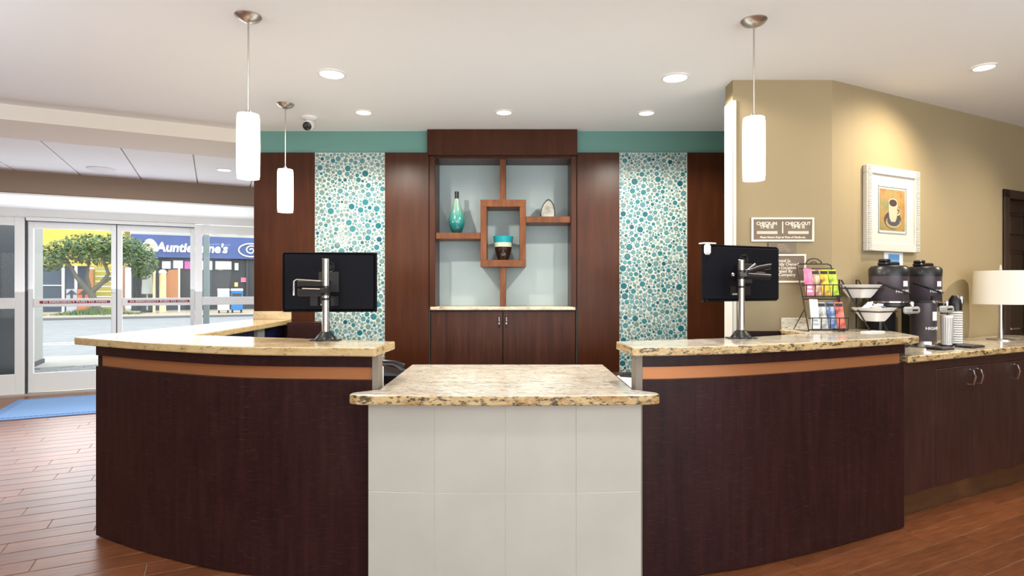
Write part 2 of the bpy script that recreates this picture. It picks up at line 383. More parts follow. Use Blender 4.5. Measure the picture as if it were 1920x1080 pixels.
d2 = leaf('door_2', adm + 0.006, ad1, 0.02, 2.185, 0.055, 0.085, 0.24, (1.10, 1.205), BD + 0.03)
w1 = leaf('window_1', aw0, aw1, 0.0, ZT - 0.02, 0.10, 0.10, 0.26, (1.08, 1.215), BD)
w2 = leaf('window_2', ad1 + 0.004, aw2, 0.0, ZT - 0.02, 0.09, 0.12, 0.26, (1.10, 1.215), BD)
for dd, wdt in ((d1, adm - ad0), (d2, ad1 - adm)):
    MB().box(0.12, wdt - 0.07, -0.010, -0.004, 1.142, 1.176).obj('warning_strip', m['red'], dd)
    lettering('IN EMERGENCY PUSH TO OPEN', 0.032, m['white'], dd, (wdt / 2 + 0.025, -0.0105, 1.159), bold=0.0006, spacing=1.05, sx=1.42)
for dd, xx in ((d1, adm - ad0 - 0.035), (d2, 0.03)):
    pass
MB().lathe([(0.014, 0), (0.016, 0.006), (0.008, 0.012)], seg=12).xf(Matrix.Rotation(math.pi / 2, 4, 'X')).obj('lock_cylinder', m['chrome'], d1, (adm - ad0 - 0.036, 0, 1.29))
struct(MB().box(ad0 - 0.01, ad1 + 0.01, BD - 0.02, BD + 0.12, 2.19, 2.235, 0.004).box(-7, 3.2, BD - 0.005, BD + 0.1, 2.24, 2.40).obj('trim_4', m['doorwhite'], rz=TH))
struct(MB().box(ad0 - 0.01, ad1, BD + 0.005, BD + 0.03, 2.183, 2.192).box(aw1 + 0.002, ad0 - 0.004, BD + 0.01, BD + 0.05, 0, 2.22).box(adm - 0.006, adm + 0.006, BD + 0.035, BD + 0.06, 0.02, 2.20).obj('trim_5', m['doorgrey'], rz=TH))
struct(MB().box(-7, 3.2, BD - 0.03, BD + 0.10, -0.01, 0.012, 0.003).obj('trim_6', m['nickel'], rz=TH))
struct(MB().box(-7, aw0, BD, BD + 0.1, 0, ZT).box(aw2, 3.2, BD, BD + 0.1, 0, 2.6).obj('wall_front', m['white'], rz=TH))
# door mat
mx0, my0 = uv(-2.08, 7.62)
dm = thing('door_mat', 'blue woven entrance mat on the plank floor before the glass doors', 'mat', (mx0, my0, 0), TH)
MB().box(0, 2.5, 0, 1.30, 0.001, 0.010, 0.003).obj('border', mat('blue mat border', (0.11, 0.22, 0.44), 0.85), dm)
MB().box(0.09, 2.41, 0.09, 1.21, 0.009, 0.014, 0.002).obj('woven_field', m['mat'], dm)

# ------------------------------------------------------------------ street outside
m['asphalt'] = speckle('asphalt', (0.16, 0.165, 0.17), 0.9, 0.12, 3)
m['concrete'] = speckle('concrete', (0.26, 0.245, 0.22), 0.9, 0.08, 2)
m['paver'] = speckle('paver stone', (0.15, 0.15, 0.15), 0.85, 0.15, 5)
sw = struct(MB().box(-9, 10, BD + 0.1, 14.7, -0.14, -0.03).obj('ground_sidewalk', m['concrete'], rz=TH))
pv = MB().box(-0.147, 0.147, -0.097, 0.097, -0.02, 0.012, 0.006).obj('paver', m['paver']); pvm = pv.data; bpy.data.objects.remove(pv)
for j in range(15):
    for i in range(12):
        a0, b0 = -2.6 + i * 0.302 + (0.15 if j % 2 else 0), 9.72 + j * 0.202
        px = 960 + F * uv(a0, b0)[0] / uv(a0, b0)[1]
        if 20 < px < 260:
            o = link('paver', pvm, sw, (a0, b0, -0.03 + random.uniform(0, 0.008)), rot=(random.uniform(-.02, .02), random.uniform(-.02, .02), random.uniform(-.03, .03)))
struct(MB().box(-40, 30, 14.7, 33.4, -0.30, -0.13).obj('street', m['asphalt'], rz=TH))
struct(MB().box(-40, 30, 18.9, 19.05, -0.13, -0.126).box(-40, 30, 19.5, 19.62, -0.13, -0.126).box(-14, -8, 27, 27.2, -0.13, -0.126).obj('street_marking', m['white'], rz=TH))
struct(MB().box(-40, 30, 33.4, 33.75, -0.3, -0.02, 0.02).obj('curb', mat('grey curb', (0.13, 0.125, 0.12), 0.9), rz=TH))
struct(MB().box(-40, 30, 33.75, 48, -0.3, -0.03).obj('ground_far_sidewalk', mat('tan paving', (0.30, 0.25, 0.19), 0.9), rz=TH))
# the porch's side: dark glazed wall and a grey pier
tag(MB().box(-2.95, -2.79, BD + 0.15, 12.55, -0.03, 3.4).obj('porch_wall', mat('dark navy glass', (0.0015, 0.003, 0.006), 0.35, 0, 0.05), rz=TH), 'dark navy glazed side wall just outside the left fixed pane', 'wall')
px0, py0 = uv(-2.79, 12.6)
pr = thing('porch_pier', 'tall light grey pier standing outside the left sliding door', 'pier', (px0, py0, 0), TH)
MB().box(-0.5, 0, 0, 0.94, 0.04, 3.6, 0.01).obj('shaft', mat('light grey render', (0.24, 0.235, 0.215), 0.8), pr)
MB().box(-0.52, 0.02, -0.02, 0.96, -0.05, 0.05).obj('plinth', m['blackmatte'], pr)
px0, py0 = uv(A(387, 13.0), 13.0)
ps = thing('steel_post', 'pale grey steel post outside the right fixed pane', 'post', (px0, py0, -0.03), TH)
MB().box(-0.055, 0.055, -0.055, 0.055, 0, 3.4, 0.01).obj('shaft', mat('pale steel', (0.15, 0.18, 0.18), 0.5), ps)
MB().box(-0.10, 0.10, -0.10, 0.10, 0, 0.03, 0.005).obj('foot_plate', m['grey'], ps)
# shop fronts
BFAC = 42.0
def fz(py, px):                                # height on the far facade seen at a pixel
    return H + (540 - py) * on_b(px, BFAC)[1] / F
aS0, aS1 = A(246, BFAC), A(520, BFAC)
SD = on_b(246, BFAC)[1] / F
zs = lambda py: H + (540 - py) * SD
s0x, s0y = uv(aS0, BFAC)
shop = thing('shop_front', 'pretzel shop with blue sign band and dark windows across the street', 'shop', (s0x, s0y, 0), TH)
L = aS1 - aS0 + 3
m['shopblue'] = speckle('blue sign band', (0.055, 0.082, 0.22), 0.6, 0.1, 0.6)
MB().box(0, L, 0.0, 4, zs(439), zs(405), 0).obj('parapet', mat('pale parapet', (0.42, 0.40, 0.33), 0.8), shop)
MB().box(0, L, -0.30, 0.3, zs(482), zs(439), 0.02).obj('sign_band', m['shopblue'], shop)
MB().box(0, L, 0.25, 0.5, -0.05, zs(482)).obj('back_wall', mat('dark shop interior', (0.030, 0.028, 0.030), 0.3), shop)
MB().box(0, L, -0.05, 0.3, -0.05, 0.35).obj('stall_riser', m['doorgrey'], shop)
for k in range(9):
    MB().box(k * 2.1, k * 2.1 + 0.12, -0.02, 0.26, 0.35, zs(482)).obj('mullion', m['doorgrey'], shop)
def on_shop(px): return A(px, BFAC) - aS0
for (p0, p1, y0, y1, col) in ((304, 320, 489, 502, (0.75, 0.72, 0.70)), (325, 343, 487, 501, (0.72, 0.66, 0.68)), (346, 362, 488, 502, (0.45, 0.10, 0.32)), (376, 398, 487, 503, (0.70, 0.70, 0.68)), (404, 434, 487, 502, (0.75, 0.73, 0.68)), (440, 447, 490, 503, (0.7, 0.72, 0.66))):
    MB().box(on_shop(p0), on_shop(p1), -0.03, 0.0, zs(y1 + 1), zs(y0)).obj('window_poster', mat('poster', col, 0.6), shop)
for (p0, p1, y0, y1, col) in ((452, 465, 519, 528, (0.55, 0.10, 0.16)), (440, 446, 529, 537, (0.8, 0.55, 0.15)), (300, 310, 521, 527, (0.40, 0.28, 0.75))):
    MB().box(on_shop(p0), on_shop(p1), 0.12, 0.2, zs(y1), zs(y0)).obj('lit_sign', mat('lit shop sign', col, 0.5, 0, .5, col, 1.2), shop)
lettering("AuntieAnne's", 0.78, m['signwhite'], shop, ((on_shop(308) + on_shop(413)) / 2, -0.32, zs(463)), bold=0.03, depth=0.02, shear=0.15, sx=0.92)
# the round pretzel badge and the swirl badge
pts = [(0.42 * math.cos(t) * (1 + 0.10 * math.cos(3 * t + 1.57)), 0.42 * math.sin(t) * (1 + 0.06 * math.cos(4 * t))) for t in [2 * math.pi * k / 32 for k in range(32)]]
bd = MB().prism(pts, -0.03, 0.0, axis='y').obj('badge', m['signwhite'], shop, (on_shop(282), -0.31, zs(461)))
MB().tube([(0.19 * math.sin(t) * (1.2 if abs(math.sin(t)) > .5 else 1), -0.05, 0.15 * math.sin(2 * t) * 0.8) for t in [2 * math.pi * k / 40 for k in range(40)]], 0.035, 6, closed=True).obj('pretzel', mat('pale gold', (0.72, 0.58, 0.30), 0.5), bd)
MB().tube([(0.72 * math.cos(t), -0.02, 0.42 * math.sin(t)) for t in [2 * math.pi * k / 40 for k in range(40)]], 0.05, 6, closed=True).tube([(0.36 * (1 - k / 60) * math.cos(k / 5.5), -0.02, 0.33 * (1 - k / 60) * math.sin(k / 5.5)) for k in range(52)], 0.05, 6).obj('swirl_badge', m['signwhite'], shop, (on_shop(470), -0.31, zs(464)))
for px in (308, 356, 403, 452):
    MB().tube([(0, 0, 0.35), (0, -0.5, 0.5), (0, -0.9, 0.3)], 0.03, 6).lathe([(0.26, -0.05), (0.20, 0.10), (0.06, 0.20)], (0, -0.9, 0.15), 12).obj('sign_lamp', mat('bronze', (0.10, 0.08, 0.05), 0.5), shop, (on_shop(px), -0.1, zs(439)))
# yellow building with orange piers
aY0 = A(20, BFAC)
y0x, y0y = uv(aY0, BFAC)
yb = thing('yellow_building', 'yellow building with orange piers beyond the street tree', 'building', (y0x, y0y, 0), TH)
ya = lambda px: A(px, BFAC) - aY0
LY = aS0 - aY0 - 0.35
m['yellow'] = mat('yellow wall', (0.62, 0.42, 0.07), 0.8); m['orange'] = mat('orange wall', (0.40, 0.17, 0.07), 0.8)
MB().box(-6, LY, 0, 3, zs(500), zs(395)).obj('wall', m['yellow'], yb)
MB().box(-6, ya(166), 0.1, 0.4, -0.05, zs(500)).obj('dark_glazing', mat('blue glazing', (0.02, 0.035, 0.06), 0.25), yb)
MB().box(ya(165), ya(176), -0.25, 0.5, -0.05, zs(505), 0.02).obj('pier', m['orange'], yb)
MB().box(ya(229), LY, -0.25, 0.5, -0.05, zs(500), 0.02).obj('pier', m['orange'], yb)
for k in range(9):
    z0 = -0.05 + k * 0.30
    MB().box(ya(176), ya(229), 0.0 + 0.02 * (k % 2), 0.3, z0, z0 + 0.28, 0.01).obj('siding_board', mat('lime siding', (0.36, 0.31, 0.06), 0.8), yb)
for px in (116, 140): MB().box(ya(px), ya(px + 5), -0.05, 0.2, -0.05, zs(500)).obj('window_post', m['offwhite'], yb)
MB().box(ya(60), ya(116), -0.03, 0.15, zs(536), zs(534.5)).obj('transom', m['offwhite'], yb)
for (p0, p1, col, nm) in ((124, 144.5, (0.40, 0.40, 0.44), 'white'), (145.5, 168, (0.55, 0.14, 0.045), 'orange')):
    t = tag(MB().box(A(p0, 41) , A(p1, 41), 41.0, 41.06, -0.03, zs(542), 0.01).obj('banner_board', mat(nm + ' banner', col, 0.6), rz=TH), nm + ' board with a dark emblem in front of the dark windows over the street', 'board')
    c = (A(p0, 41) + A(p1, 41)) / 2
    MB().prism([(c - .28, 0.95), (c, 1.25), (c + .28, 0.95), (c + .06, 1.0), (c + .06, 0.5), (c + .3, 0.4), (c - .3, 0.4), (c - .06, 0.5), (c - .06, 1.0)], 40.97, 41.0, axis='y').obj('emblem', m['doorgrey'], t)
# street tree with its planting
ta, tb = A(176, 37), 37.0; tx, ty = uv(ta, tb)
tr = thing('street_tree', 'spreading green street tree before the yellow building', 'tree', (tx, ty, -0.03), TH)
def br(p): return [tuple(q) for q in p]
MB().tube([(0.15, 0, 0), (0.1, 0, 0.5), (-0.15, 0, 1.15)], [0.24, 0.19, 0.17], 10).tube([(-0.15, 0, 1.1), (0.3, 0.1, 1.6), (0.62, 0.1, 2.1), (0.45, 0, 2.7), (0.6, 0, 3.4)], [0.15, 0.11, 0.09, 0.07, 0.04], 8).tube([(-0.15, 0, 1.1), (-0.7, -0.1, 1.9), (-1.1, 0, 2.7), (-1.6, 0.1, 3.2)], [0.14, 0.10, 0.07, 0.04], 8).tube([(0.3, 0.1, 1.6), (0.9, 0.2, 2.0), (1.25, 0.1, 2.7), (1.9, 0, 3.2)], [0.10, 0.08, 0.06, 0.03], 8).tube([(-0.15, 0, 1.1), (-0.35, 0.3, 2.0), (-0.2, 0.4, 3.2)], [0.11, 0.08, 0.04], 8).obj('trunk', mat('bark', (0.095, 0.085, 0.065), 0.9), tr, smooth=True)
cl = bmesh.new(); rnd = random.Random(3)
lobes = [(-2.0, 0, 2.75, 1.0, 0.55), (-1.2, 0.3, 3.25, 1.1, 0.65), (-0.2, -0.2, 3.55, 1.2, 0.65), (0.9, 0.2, 3.6, 1.2, 0.7), (1.7, 0, 3.25, 0.95, 0.75), (2.2, 0.1, 2.75, 0.75, 0.75), (0.2, 0.3, 2.95, 1.2, 0.45), (2.1, 0.1, 2.25, 0.5, 0.45), (-2.7, 0.1, 2.35, 0.6, 0.4)]
for (lx, ly, lz, R, Hh) in lobes:
    for k in range(int(900 * R * Hh) + 150):
        d = Vector((rnd.gauss(0, 1), rnd.gauss(0, 1), rnd.gauss(0, 1))).normalized() * (rnd.random() ** 0.4)
        p = Vector((lx + d.x * R, ly + d.y * R * 0.9, lz + d.z * Hh)); s_ = rnd.uniform(0.06, 0.12)
        u_ = Vector((rnd.uniform(-1, 1), rnd.uniform(-1, 1), rnd.uniform(-.6, .6))).normalized(); w_ = u_.orthogonal().normalized()
        cl.faces.new([cl.verts.new(p - u_ * s_), cl.verts.new(p + w_ * s_ * 0.5), cl.verts.new(p + u_ * s_), cl.verts.new(p - w_ * s_ * 0.5)])
mb = MB(); mb.bm.free(); mb.bm = cl
def leafmat():
    m_ = mat('tree leaves', (0.09, 0.15, 0.04), 0.6); nt, b, new, link_ = nodes(m_)
    v = coords(new, link_); n = noise(new, link_, v, 4, 3); r = ramp(new, ((0.3, (0.03, 0.06, 0.015)), (0.7, (0.12, 0.18, 0.05)))); link_(n.outputs[0], r.inputs[0]); link_(r.outputs[0], b.inputs['Base Color']); return m_
m['leaf'] = leafmat()
m['signwhite'] = mat('white sign letters', (0.50, 0.50, 0.50), 0.5)
o = mb.obj('foliage', m['leaf'], tr); o['kind'] = 'stuff'
gr = bmesh.new()
for k in range(900):
    x, y = rnd.gauss(0.1, 0.9), rnd.gauss(0, 0.35); h_ = rnd.uniform(0.15, 0.5) * max(0.2, 1 - abs(x) / 2.2)
    dx, dy = rnd.uniform(-.15, .15), rnd.uniform(-.15, .15)
    gr.faces.new([gr.verts.new((x - .03, y, 0)), gr.verts.new((x + .03, y, 0)), gr.verts.new((x + dx, y + dy, h_))])
mb = MB(); mb.bm.free(); mb.bm = gr
o = mb.obj('grass', m['leaf'], loc=(tx, ty, -0.03), rz=TH); o['kind'] = 'stuff'; o['label'] = 'low green grass tuft around the foot of the street tree'
# parasols, posts, newspaper boxes
def far(px, b): return uv(A(px, b), b)
fx, fy = far(276, 39)
pa = thing('closed_parasol', 'folded grey parasol standing before the pretzel shop', 'parasol', (fx, fy, -0.03))
MB().cyl((0, 0, 0), (0, 0, 3.0), 0.04, 8).obj('pole', m['grey'], pa)
MB().lathe([(0.10, 1.0), (0.28, 1.05), (0.24, 1.8), (0.20, 2.5), (0.06, 2.85)], seg=10).obj('canopy', mat('grey canvas', (0.42, 0.43, 0.42), 0.8), pa)
MB().lathe([(0.35, 0), (0.32, 0.08), (0.06, 0.12)], seg=12).obj('base', m['blackmatte'], pa)
for px, hgt, lab in ((289, 2.2, 'thin yellow post between the grey parasol and the thick yellow post'), (305, 2.2, 'thick cream and yellow post before the pretzel shop windows')):
    fx, fy = far(px, 38.5)
    r_ = 0.07 if px == 289 else 0.17
    t = thing('barrier_post', lab, 'post', (fx, fy, -0.03))
    MB().cyl((0, 0, 0), (0, 0, hgt), r_, 10).obj('shaft', mat('yellow post', (0.75, 0.58, 0.28), 0.6), t)
    MB().lathe([(r_ * 1.2, 0), (r_ * 1.1, 0.12), (r_ * 0.5, 0.2)], (0, 0, hgt), 10).obj('cap', m['offwhite'], t)
fx, fy = far(320, 39)
fg = thing('feather_flag', 'orange and cream fabric flag beside the yellow posts over the street', 'flag', (fx, fy, -0.03), TH)
MB().cyl((0.42, 0, 0), (0.42, 0, 2.5), 0.05, 8).obj('pole', m['offwhite'], fg)
MB().prism([(-0.45, 0.7), (0.38, 0.7), (0.40, 2.45), (-0.1, 2.4), (-0.38, 1.6)], -0.02, 0.02, axis='y').obj('cloth', m['orange'], fg)
for px, col, lab in ((419, (0.66, 0.66, 0.62), 'pale grey newspaper box, left of the blue one'), (444, (0.02, 0.15, 0.42), 'blue newspaper box before the pretzel shop')):
    fx, fy = far(px, 36)
    nb = thing('newspaper_box', lab, 'newspaper box', (fx, fy, -0.03), TH)
    bm_ = mat('news box shell', col, 0.4)
    MB().box(-0.29, 0.29, -0.25, 0.25, 0.16, 1.22, 0.02).obj('body', bm_, nb)
    MB().prism([(-0.30, 1.22), (0.30, 1.22), (0.29, 1.34), (-0.29, 1.34)], -0.27, 0.27, axis='y').obj('lid', m['paper'] if px == 444 else bm_, nb)
    MB().box(-0.23, 0.23, -0.262, -0.24, 0.62, 1.08, 0.005).obj('window', m['doorgrey'] if px == 444 else m['grey'], nb)
    for sx in (-0.22, 0.22): MB().box(sx - .04, sx + .04, -0.2, 0.2, 0, 0.16).obj('leg', m['blackmatte'], nb)

# ------------------------------------------------------------------ back wall: panels, mosaics, niche
K = YB / F
def bx(px): return (px - 960) * K
ZP = Z(287, YB)
def wall_panel(p0, p1, lab):
    t = thing('wood_wall_panel', lab, 'wall panel', (bx((p0 + p1) / 2), YB, 0))
    w = bx(p1) - bx(p0)
    MB().box(-w / 2, w / 2, -0.024, -0.001, 0.02, ZP, 0.003).obj('veneer_board', m['cherry'], t)
wall_panel(478, 591.5, 'cherry wood wall panel left of the left pebble mosaic, behind the small pendant')
wall_panel(722.5, 805, 'cherry wood wall panel between the left pebble mosaic and the display niche')
wall_panel(1081, 1160.5, 'cherry wood wall panel between the display niche and the right pebble mosaic')
wall_panel(1287.5, 1357, 'cherry wood wall panel right of the right pebble mosaic, next to the beige wall')
PC = [(0.012, 0.13, 0.17), (0.03, 0.18, 0.22), (0.085, 0.24, 0.27), (0.17, 0.31, 0.33), (0.24, 0.35, 0.34), (0.36, 0.44, 0.42), (0.14, 0.24, 0.235), (0.01, 0.09, 0.14)]
def dome(bm, cx, cz, r, seg, colr, lay):
    a = [bm.verts.new((cx + r * math.cos(2 * math.pi * k / seg), 0, cz + r * math.sin(2 * math.pi * k / seg))) for k in range(seg)]
    b = [bm.verts.new((cx + 0.8 * r * math.cos(2 * math.pi * k / seg), -0.005, cz + 0.8 * r * math.sin(2 * math.pi * k / seg))) for k in range(seg)]
    fs = [bm.faces.new(b)] + [bm.faces.new((a[k], a[(k + 1) % seg], b[(k + 1) % seg], b[k])) for k in range(seg)]
    for f in fs:
        for l in f.loops: l[lay] = (*colr, 1)
single = []
for c in PC:
    b = bmesh.new(); ly = b.loops.layers.float_color.new('pebble_colour'); dome(b, 0, 0, 1.0, 12, c, ly)
    for v in b.verts: v.co.y *= 1.0
    bmesh.ops.recalc_face_normals(b, faces=b.faces)
    me = bpy.data.meshes.new('glass_pebble'); b.to_mesh(me); b.free(); me.materials.append(m['pebble']); single.append(me)
def mosaic(p0, p1, lab, seed, dens):
    rn = random.Random(seed)
    x0, x1 = bx(p0), bx(p1); w = x1 - x0; zb, zt = 0.5, ZP
    t = thing('pebble_mosaic', lab, 'mosaic panel', ((x0 + x1) / 2, YB, 0))
    MB().box(-w / 2, w / 2, -0.012, -0.001, zb, zt).obj('grout_bed', mat('pale grout', (0.58, 0.61, 0.57), 0.7), t)
    cell = 0.03; grid = {}; got = []
    def tryput(r):
        x, z = rn.uniform(-w / 2 + r, w / 2 - r), rn.uniform(zb + r, zt - r)
        ci, cj = int(x // cell), int(z // cell)
        for i in range(ci - 2, ci + 3):
            for j in range(cj - 2, cj + 3):
                for (X_, Z_, R_) in grid.get((i, j), ()):
                    if (X_ - x) ** 2 + (Z_ - z) ** 2 < (R_ + r + 0.0022) ** 2: return False
        grid.setdefault((ci, cj), []).append((x, z, r)); got.append((x, z, r)); return True
    for r, tries in ((0.027, 26), (0.0225, 90), (0.019, 240), (0.016, 700), (0.0135, 1800), (0.011, 5000), (0.009, 9000), (0.0072, 14000), (0.0055, 16000)):
        for _ in range(tries): tryput(r * rn.uniform(0.92, 1.06))
    for it in range(2):                                   # let every pebble swell until it nearly meets its neighbours
        for cell_ in list(grid):
            new_ = []
            for (x, z, r) in grid[cell_]:
                room = min(x + w / 2, w / 2 - x, z - zb, zt - z)
                for i in range(cell_[0] - 2, cell_[0] + 3):
                    for j in range(cell_[1] - 2, cell_[1] + 3):
                        for (X_, Z_, R_) in grid.get((i, j), ()):
                            if X_ != x or Z_ != z: room = min(room, math.hypot(X_ - x, Z_ - z) - R_ - 0.0019)
                new_.append((x, z, max(r, min(room, r * 1.3, 0.028))))
            grid[cell_] = new_
    got = [p for c_ in grid.values() for p in c_]
    sm = bmesh.new(); ly = sm.loops.layers.float_color.new('pebble_colour'); n = 0
    for (x, z, r) in got:
        if r > 0.0245: ci = rn.choice((0, 0, 1, 1, 1, 2))
        else: ci = rn.choices(range(8), dens)[0]
        if r > 0.0172 and n < 290:
            o = link('glass_pebble', single[ci], t, (x, -0.0115, z)); o.scale = (r, 1, r); n += 1
        else: dome(sm, x, z, r, 8 if r > 0.009 else 6, PC[ci], ly)
    bmesh.ops.recalc_face_normals(sm, faces=sm.faces)
    mb = MB(); mb.bm.free(); mb.bm = sm; o = mb.obj('small_pebbles', m['pebble'], t, (0, -0.0115, 0)); o['kind'] = 'stuff'
    print('mosaic', len(got), n)
mosaic(591.5, 722.5, 'round glass pebble mosaic strip behind the left monitor', 5, (1, 5, 14, 11, 5, 1, 14, 1))
mosaic(1160.5, 1287.5, 'round glass pebble mosaic strip beside the right monitor', 9, (3, 8, 16, 11, 3, 1, 9, 3))

# display niche: header, surround, shelf unit, cabinet below
NY = YB + 0.30
nu = thing('display_shelf_unit', 'built in cherry display niche with offset shelves and a square box frame', 'shelf unit', (bx(943), YB, 0))
NX = bx(943)
def n_(px): return bx(px) - NX
kz = lambda py: Z(py, YB)
MB().box(n_(803), n_(1081), -0.07, 0.12, kz(294), CEIL - 0.002, 0.004).obj('header_board', m['cherry'], nu)
MB().box(n_(806), n_(817), -0.035, 0.30, kz(575) + 0.001, kz(294) , 0.003).obj('side_board', m['cherry'], nu)
MB().box(n_(1070), n_(1080), -0.035, 0.30, kz(575) + 0.001, kz(294), 0.003).obj('side_board', m['cherry'], nu)
MB().box(n_(817), n_(1070), 0.27, 0.30, kz(575) + 0.001, kz(290)).obj('back_board', m['paleblue'], nu)
MB().box(n_(817), n_(1070), -0.02, 0.27, kz(298), kz(290)).obj('top_board', m['cherry'], nu)
fr = MB()
for (a_, b_, c_, d_) in ((901, 986, 375, 388), (901, 986, 487.5, 500.5)): fr.box(n_(a_), n_(b_), -0.02, 0.27, kz(d_), kz(c_), 0.002)
for (a_, b_) in ((901, 912.5), (974.5, 986)): fr.box(n_(a_), n_(b_), -0.02, 0.27, kz(487.5), kz(388), 0.002)
fr.obj('box_frame', m['cherry_lit'], nu)
MB().box(n_(937.5), n_(948.5), 0.0, 0.27, kz(375), kz(298), 0.002).obj('divider', m['cherry_lit'], nu)
MB().box(n_(937.5), n_(948.5), 0.0, 0.27, kz(575), kz(500.5), 0.002).obj('divider', m['cherry_lit'], nu)
ZL, ZR, ZI = kz(436.5), kz(406), kz(487.5)
MB().box(n_(817), n_(901), -0.01, 0.27, kz(448), ZL, 0.002).obj('shelf', m['cherry_lit'], nu)
MB().box(n_(986), n_(1070), -0.01, 0.27, kz(417.5), ZR, 0.002).obj('shelf', m['cherry_lit'], nu)
tag(MB().box(bx(808), bx(1078), YB - 0.045, YB + 0.27, kz(581), kz(575), 0.003).obj('granite_ledge', m['granite_ledge']), 'speckled granite ledge between the display niche and its cabinet', 'ledge')
nc = thing('niche_cabinet', 'dark cherry two door cabinet under the display niche', 'cabinet', (NX, YB, 0))
MB().box(n_(808), n_(1078), 0.0, 0.27, 0.1, kz(581)).box(n_(812), n_(1074), 0.03, 0.27, 0.0, 0.1).obj('body', m['cabinet'], nc)
for p0, p1, hx in ((808, 942.4, 936), (943.6, 1078, 949.5)):
    d = MB().box(n_(p0), n_(p1), -0.022, 0.0, 0.11, kz(583), 0.002).obj('door', m['cabinet'], nc)
    MB().tube([(n_(hx), -0.02, kz(591)), (n_(hx), -0.05, kz(595)), (n_(hx), -0.055, kz(602)), (n_(hx), -0.05, kz(609)), (n_(hx), -0.02, kz(613))], 0.007, 8).obj('handle', m['chrome'], d, smooth=True)
# vase, bowl and stone in the niche
def col_ramp_z(name, stops, rough=0.12):
    m_ = mat(name, (0.1, 0.4, 0.4), rough, 0, 0.5, coat=0.4); nt, b, new, link_ = nodes(m_)
    t = new('ShaderNodeTexCoord'); s_ = new('ShaderNodeSeparateXYZ'); link_(t.outputs['Generated'], s_.inputs[0])
    n = noise(new, link_, None, 30, 4); ad = new('ShaderNodeMath'); ad.operation = 'MULTIPLY_ADD'; link_(n.outputs[0], ad.inputs[0]); ad.inputs[1].default_value = 0.10; link_(s_.outputs[2], ad.inputs[2])
    link_(t.outputs['Object'], n.inputs[0])
    r = ramp(new, stops); link_(ad.outputs[0], r.inputs[0]); link_(r.outputs[0], b.inputs['Base Color']); return m_
vd = YB + 0.10; ks = vd / F
vz = lambda py: (436.5 - py) * ks
v_ = thing('bottle_vase', 'tall teal glazed bottle vase with dark neck on the left niche shelf', 'vase', (X(856.5, vd), vd, ZL))
MB().lathe([(0.034, 0.0), (0.046, 0.015), (0.064, 0.06), (0.073, 0.10), (0.072, 0.13), (0.060, 0.18), (0.044, 0.23), (0.031, 0.27), (0.021, 0.31), (0.018, vz(376))], seg=28).obj('body', col_ramp_z('teal glaze', ((0.05, (0.005, 0.035, 0.04)), (0.28, (0.01, 0.15, 0.15)), (0.55, (0.06, 0.28, 0.235)), (0.85, (0.25, 0.42, 0.35)), (1.0, (0.36, 0.46, 0.40)))), v_, smooth=True)
MB().lathe([(0.0185, vz(378)), (0.018, vz(362)), (0.019, vz(357.5))], seg=20).obj('neck', m['black'], v_, smooth=True)
bd = YB + 0.10
t = thing('banded_bowl', 'teal cream and dark brown banded bowl standing in the square box frame', 'bowl', (X(943.5, bd), bd, ZI))
q = bd / F
MB().lathe([(0.045, 0), (0.062, 0.05), (0.072, 0.085), (0.076, 27 * q - 0.008)], seg=28).obj('foot', mat('dark brown glaze', (0.020, 0.010, 0.007), 0.12, coat=.4), t, smooth=True)
MB().lathe([(0.0765, 27 * q - 0.009), (0.080, 27 * q + 0.035)], seg=28).obj('band', mat('celadon glaze', (0.50, 0.56, 0.40), 0.2), t, smooth=True)
MB().lathe([(0.081, 27 * q + 0.03), (0.090, 45 * q), (0.086, 45 * q), (0.076, 27 * q + 0.04), (0.02, 27 * q + 0.03)], seg=28).obj('rim', mat('turquoise glaze', (0.01, 0.28, 0.34), 0.1, coat=.5), t, smooth=True)
sd = YB + 0.10; q = sd / F
t = thing('agate_slice', 'grey agate slice with a dark rind on the right niche shelf', 'stone', (X(1027, sd), sd, ZR))
prof = [(-0.064, 0), (-0.067, 0.04), (-0.058, 0.085), (-0.040, 0.125), (-0.015, 0.155), (0.008, 0.166), (0.032, 0.150), (0.052, 0.115), (0.064, 0.07), (0.066, 0.03), (0.062, 0)]
MB().prism(prof, -0.022, 0.022, 0.006, axis='y').obj('rind', mat('dark rind', (0.02, 0.017, 0.015), 0.35), t)
mc = MB().prism([(x * 0.84, 0.004 + z * 0.89) for x, z in prof], -0.026, -0.0215, 0.002, axis='y')
ag = speckle('agate face', (0.34, 0.335, 0.30), 0.15, 0.35, 16); mc.obj('face', ag, t)

# ------------------------------------------------------------------ low back cabinet behind the left desk return
t = thing('low_back_cabinet', 'low dark wood cabinet against the back wall under the left monitor', 'cabinet', (-1.71, YB - 0.03, 0))
MB().box(-0.14, 0.14, -0.24, 0, 0.08, 1.055, 0.003).obj('body', m['espresso'], t)
MB().box(-0.132, 0.132, -0.258, -0.24, 0.1, 1.04, 0.003).obj('door', m['espresso'], t)

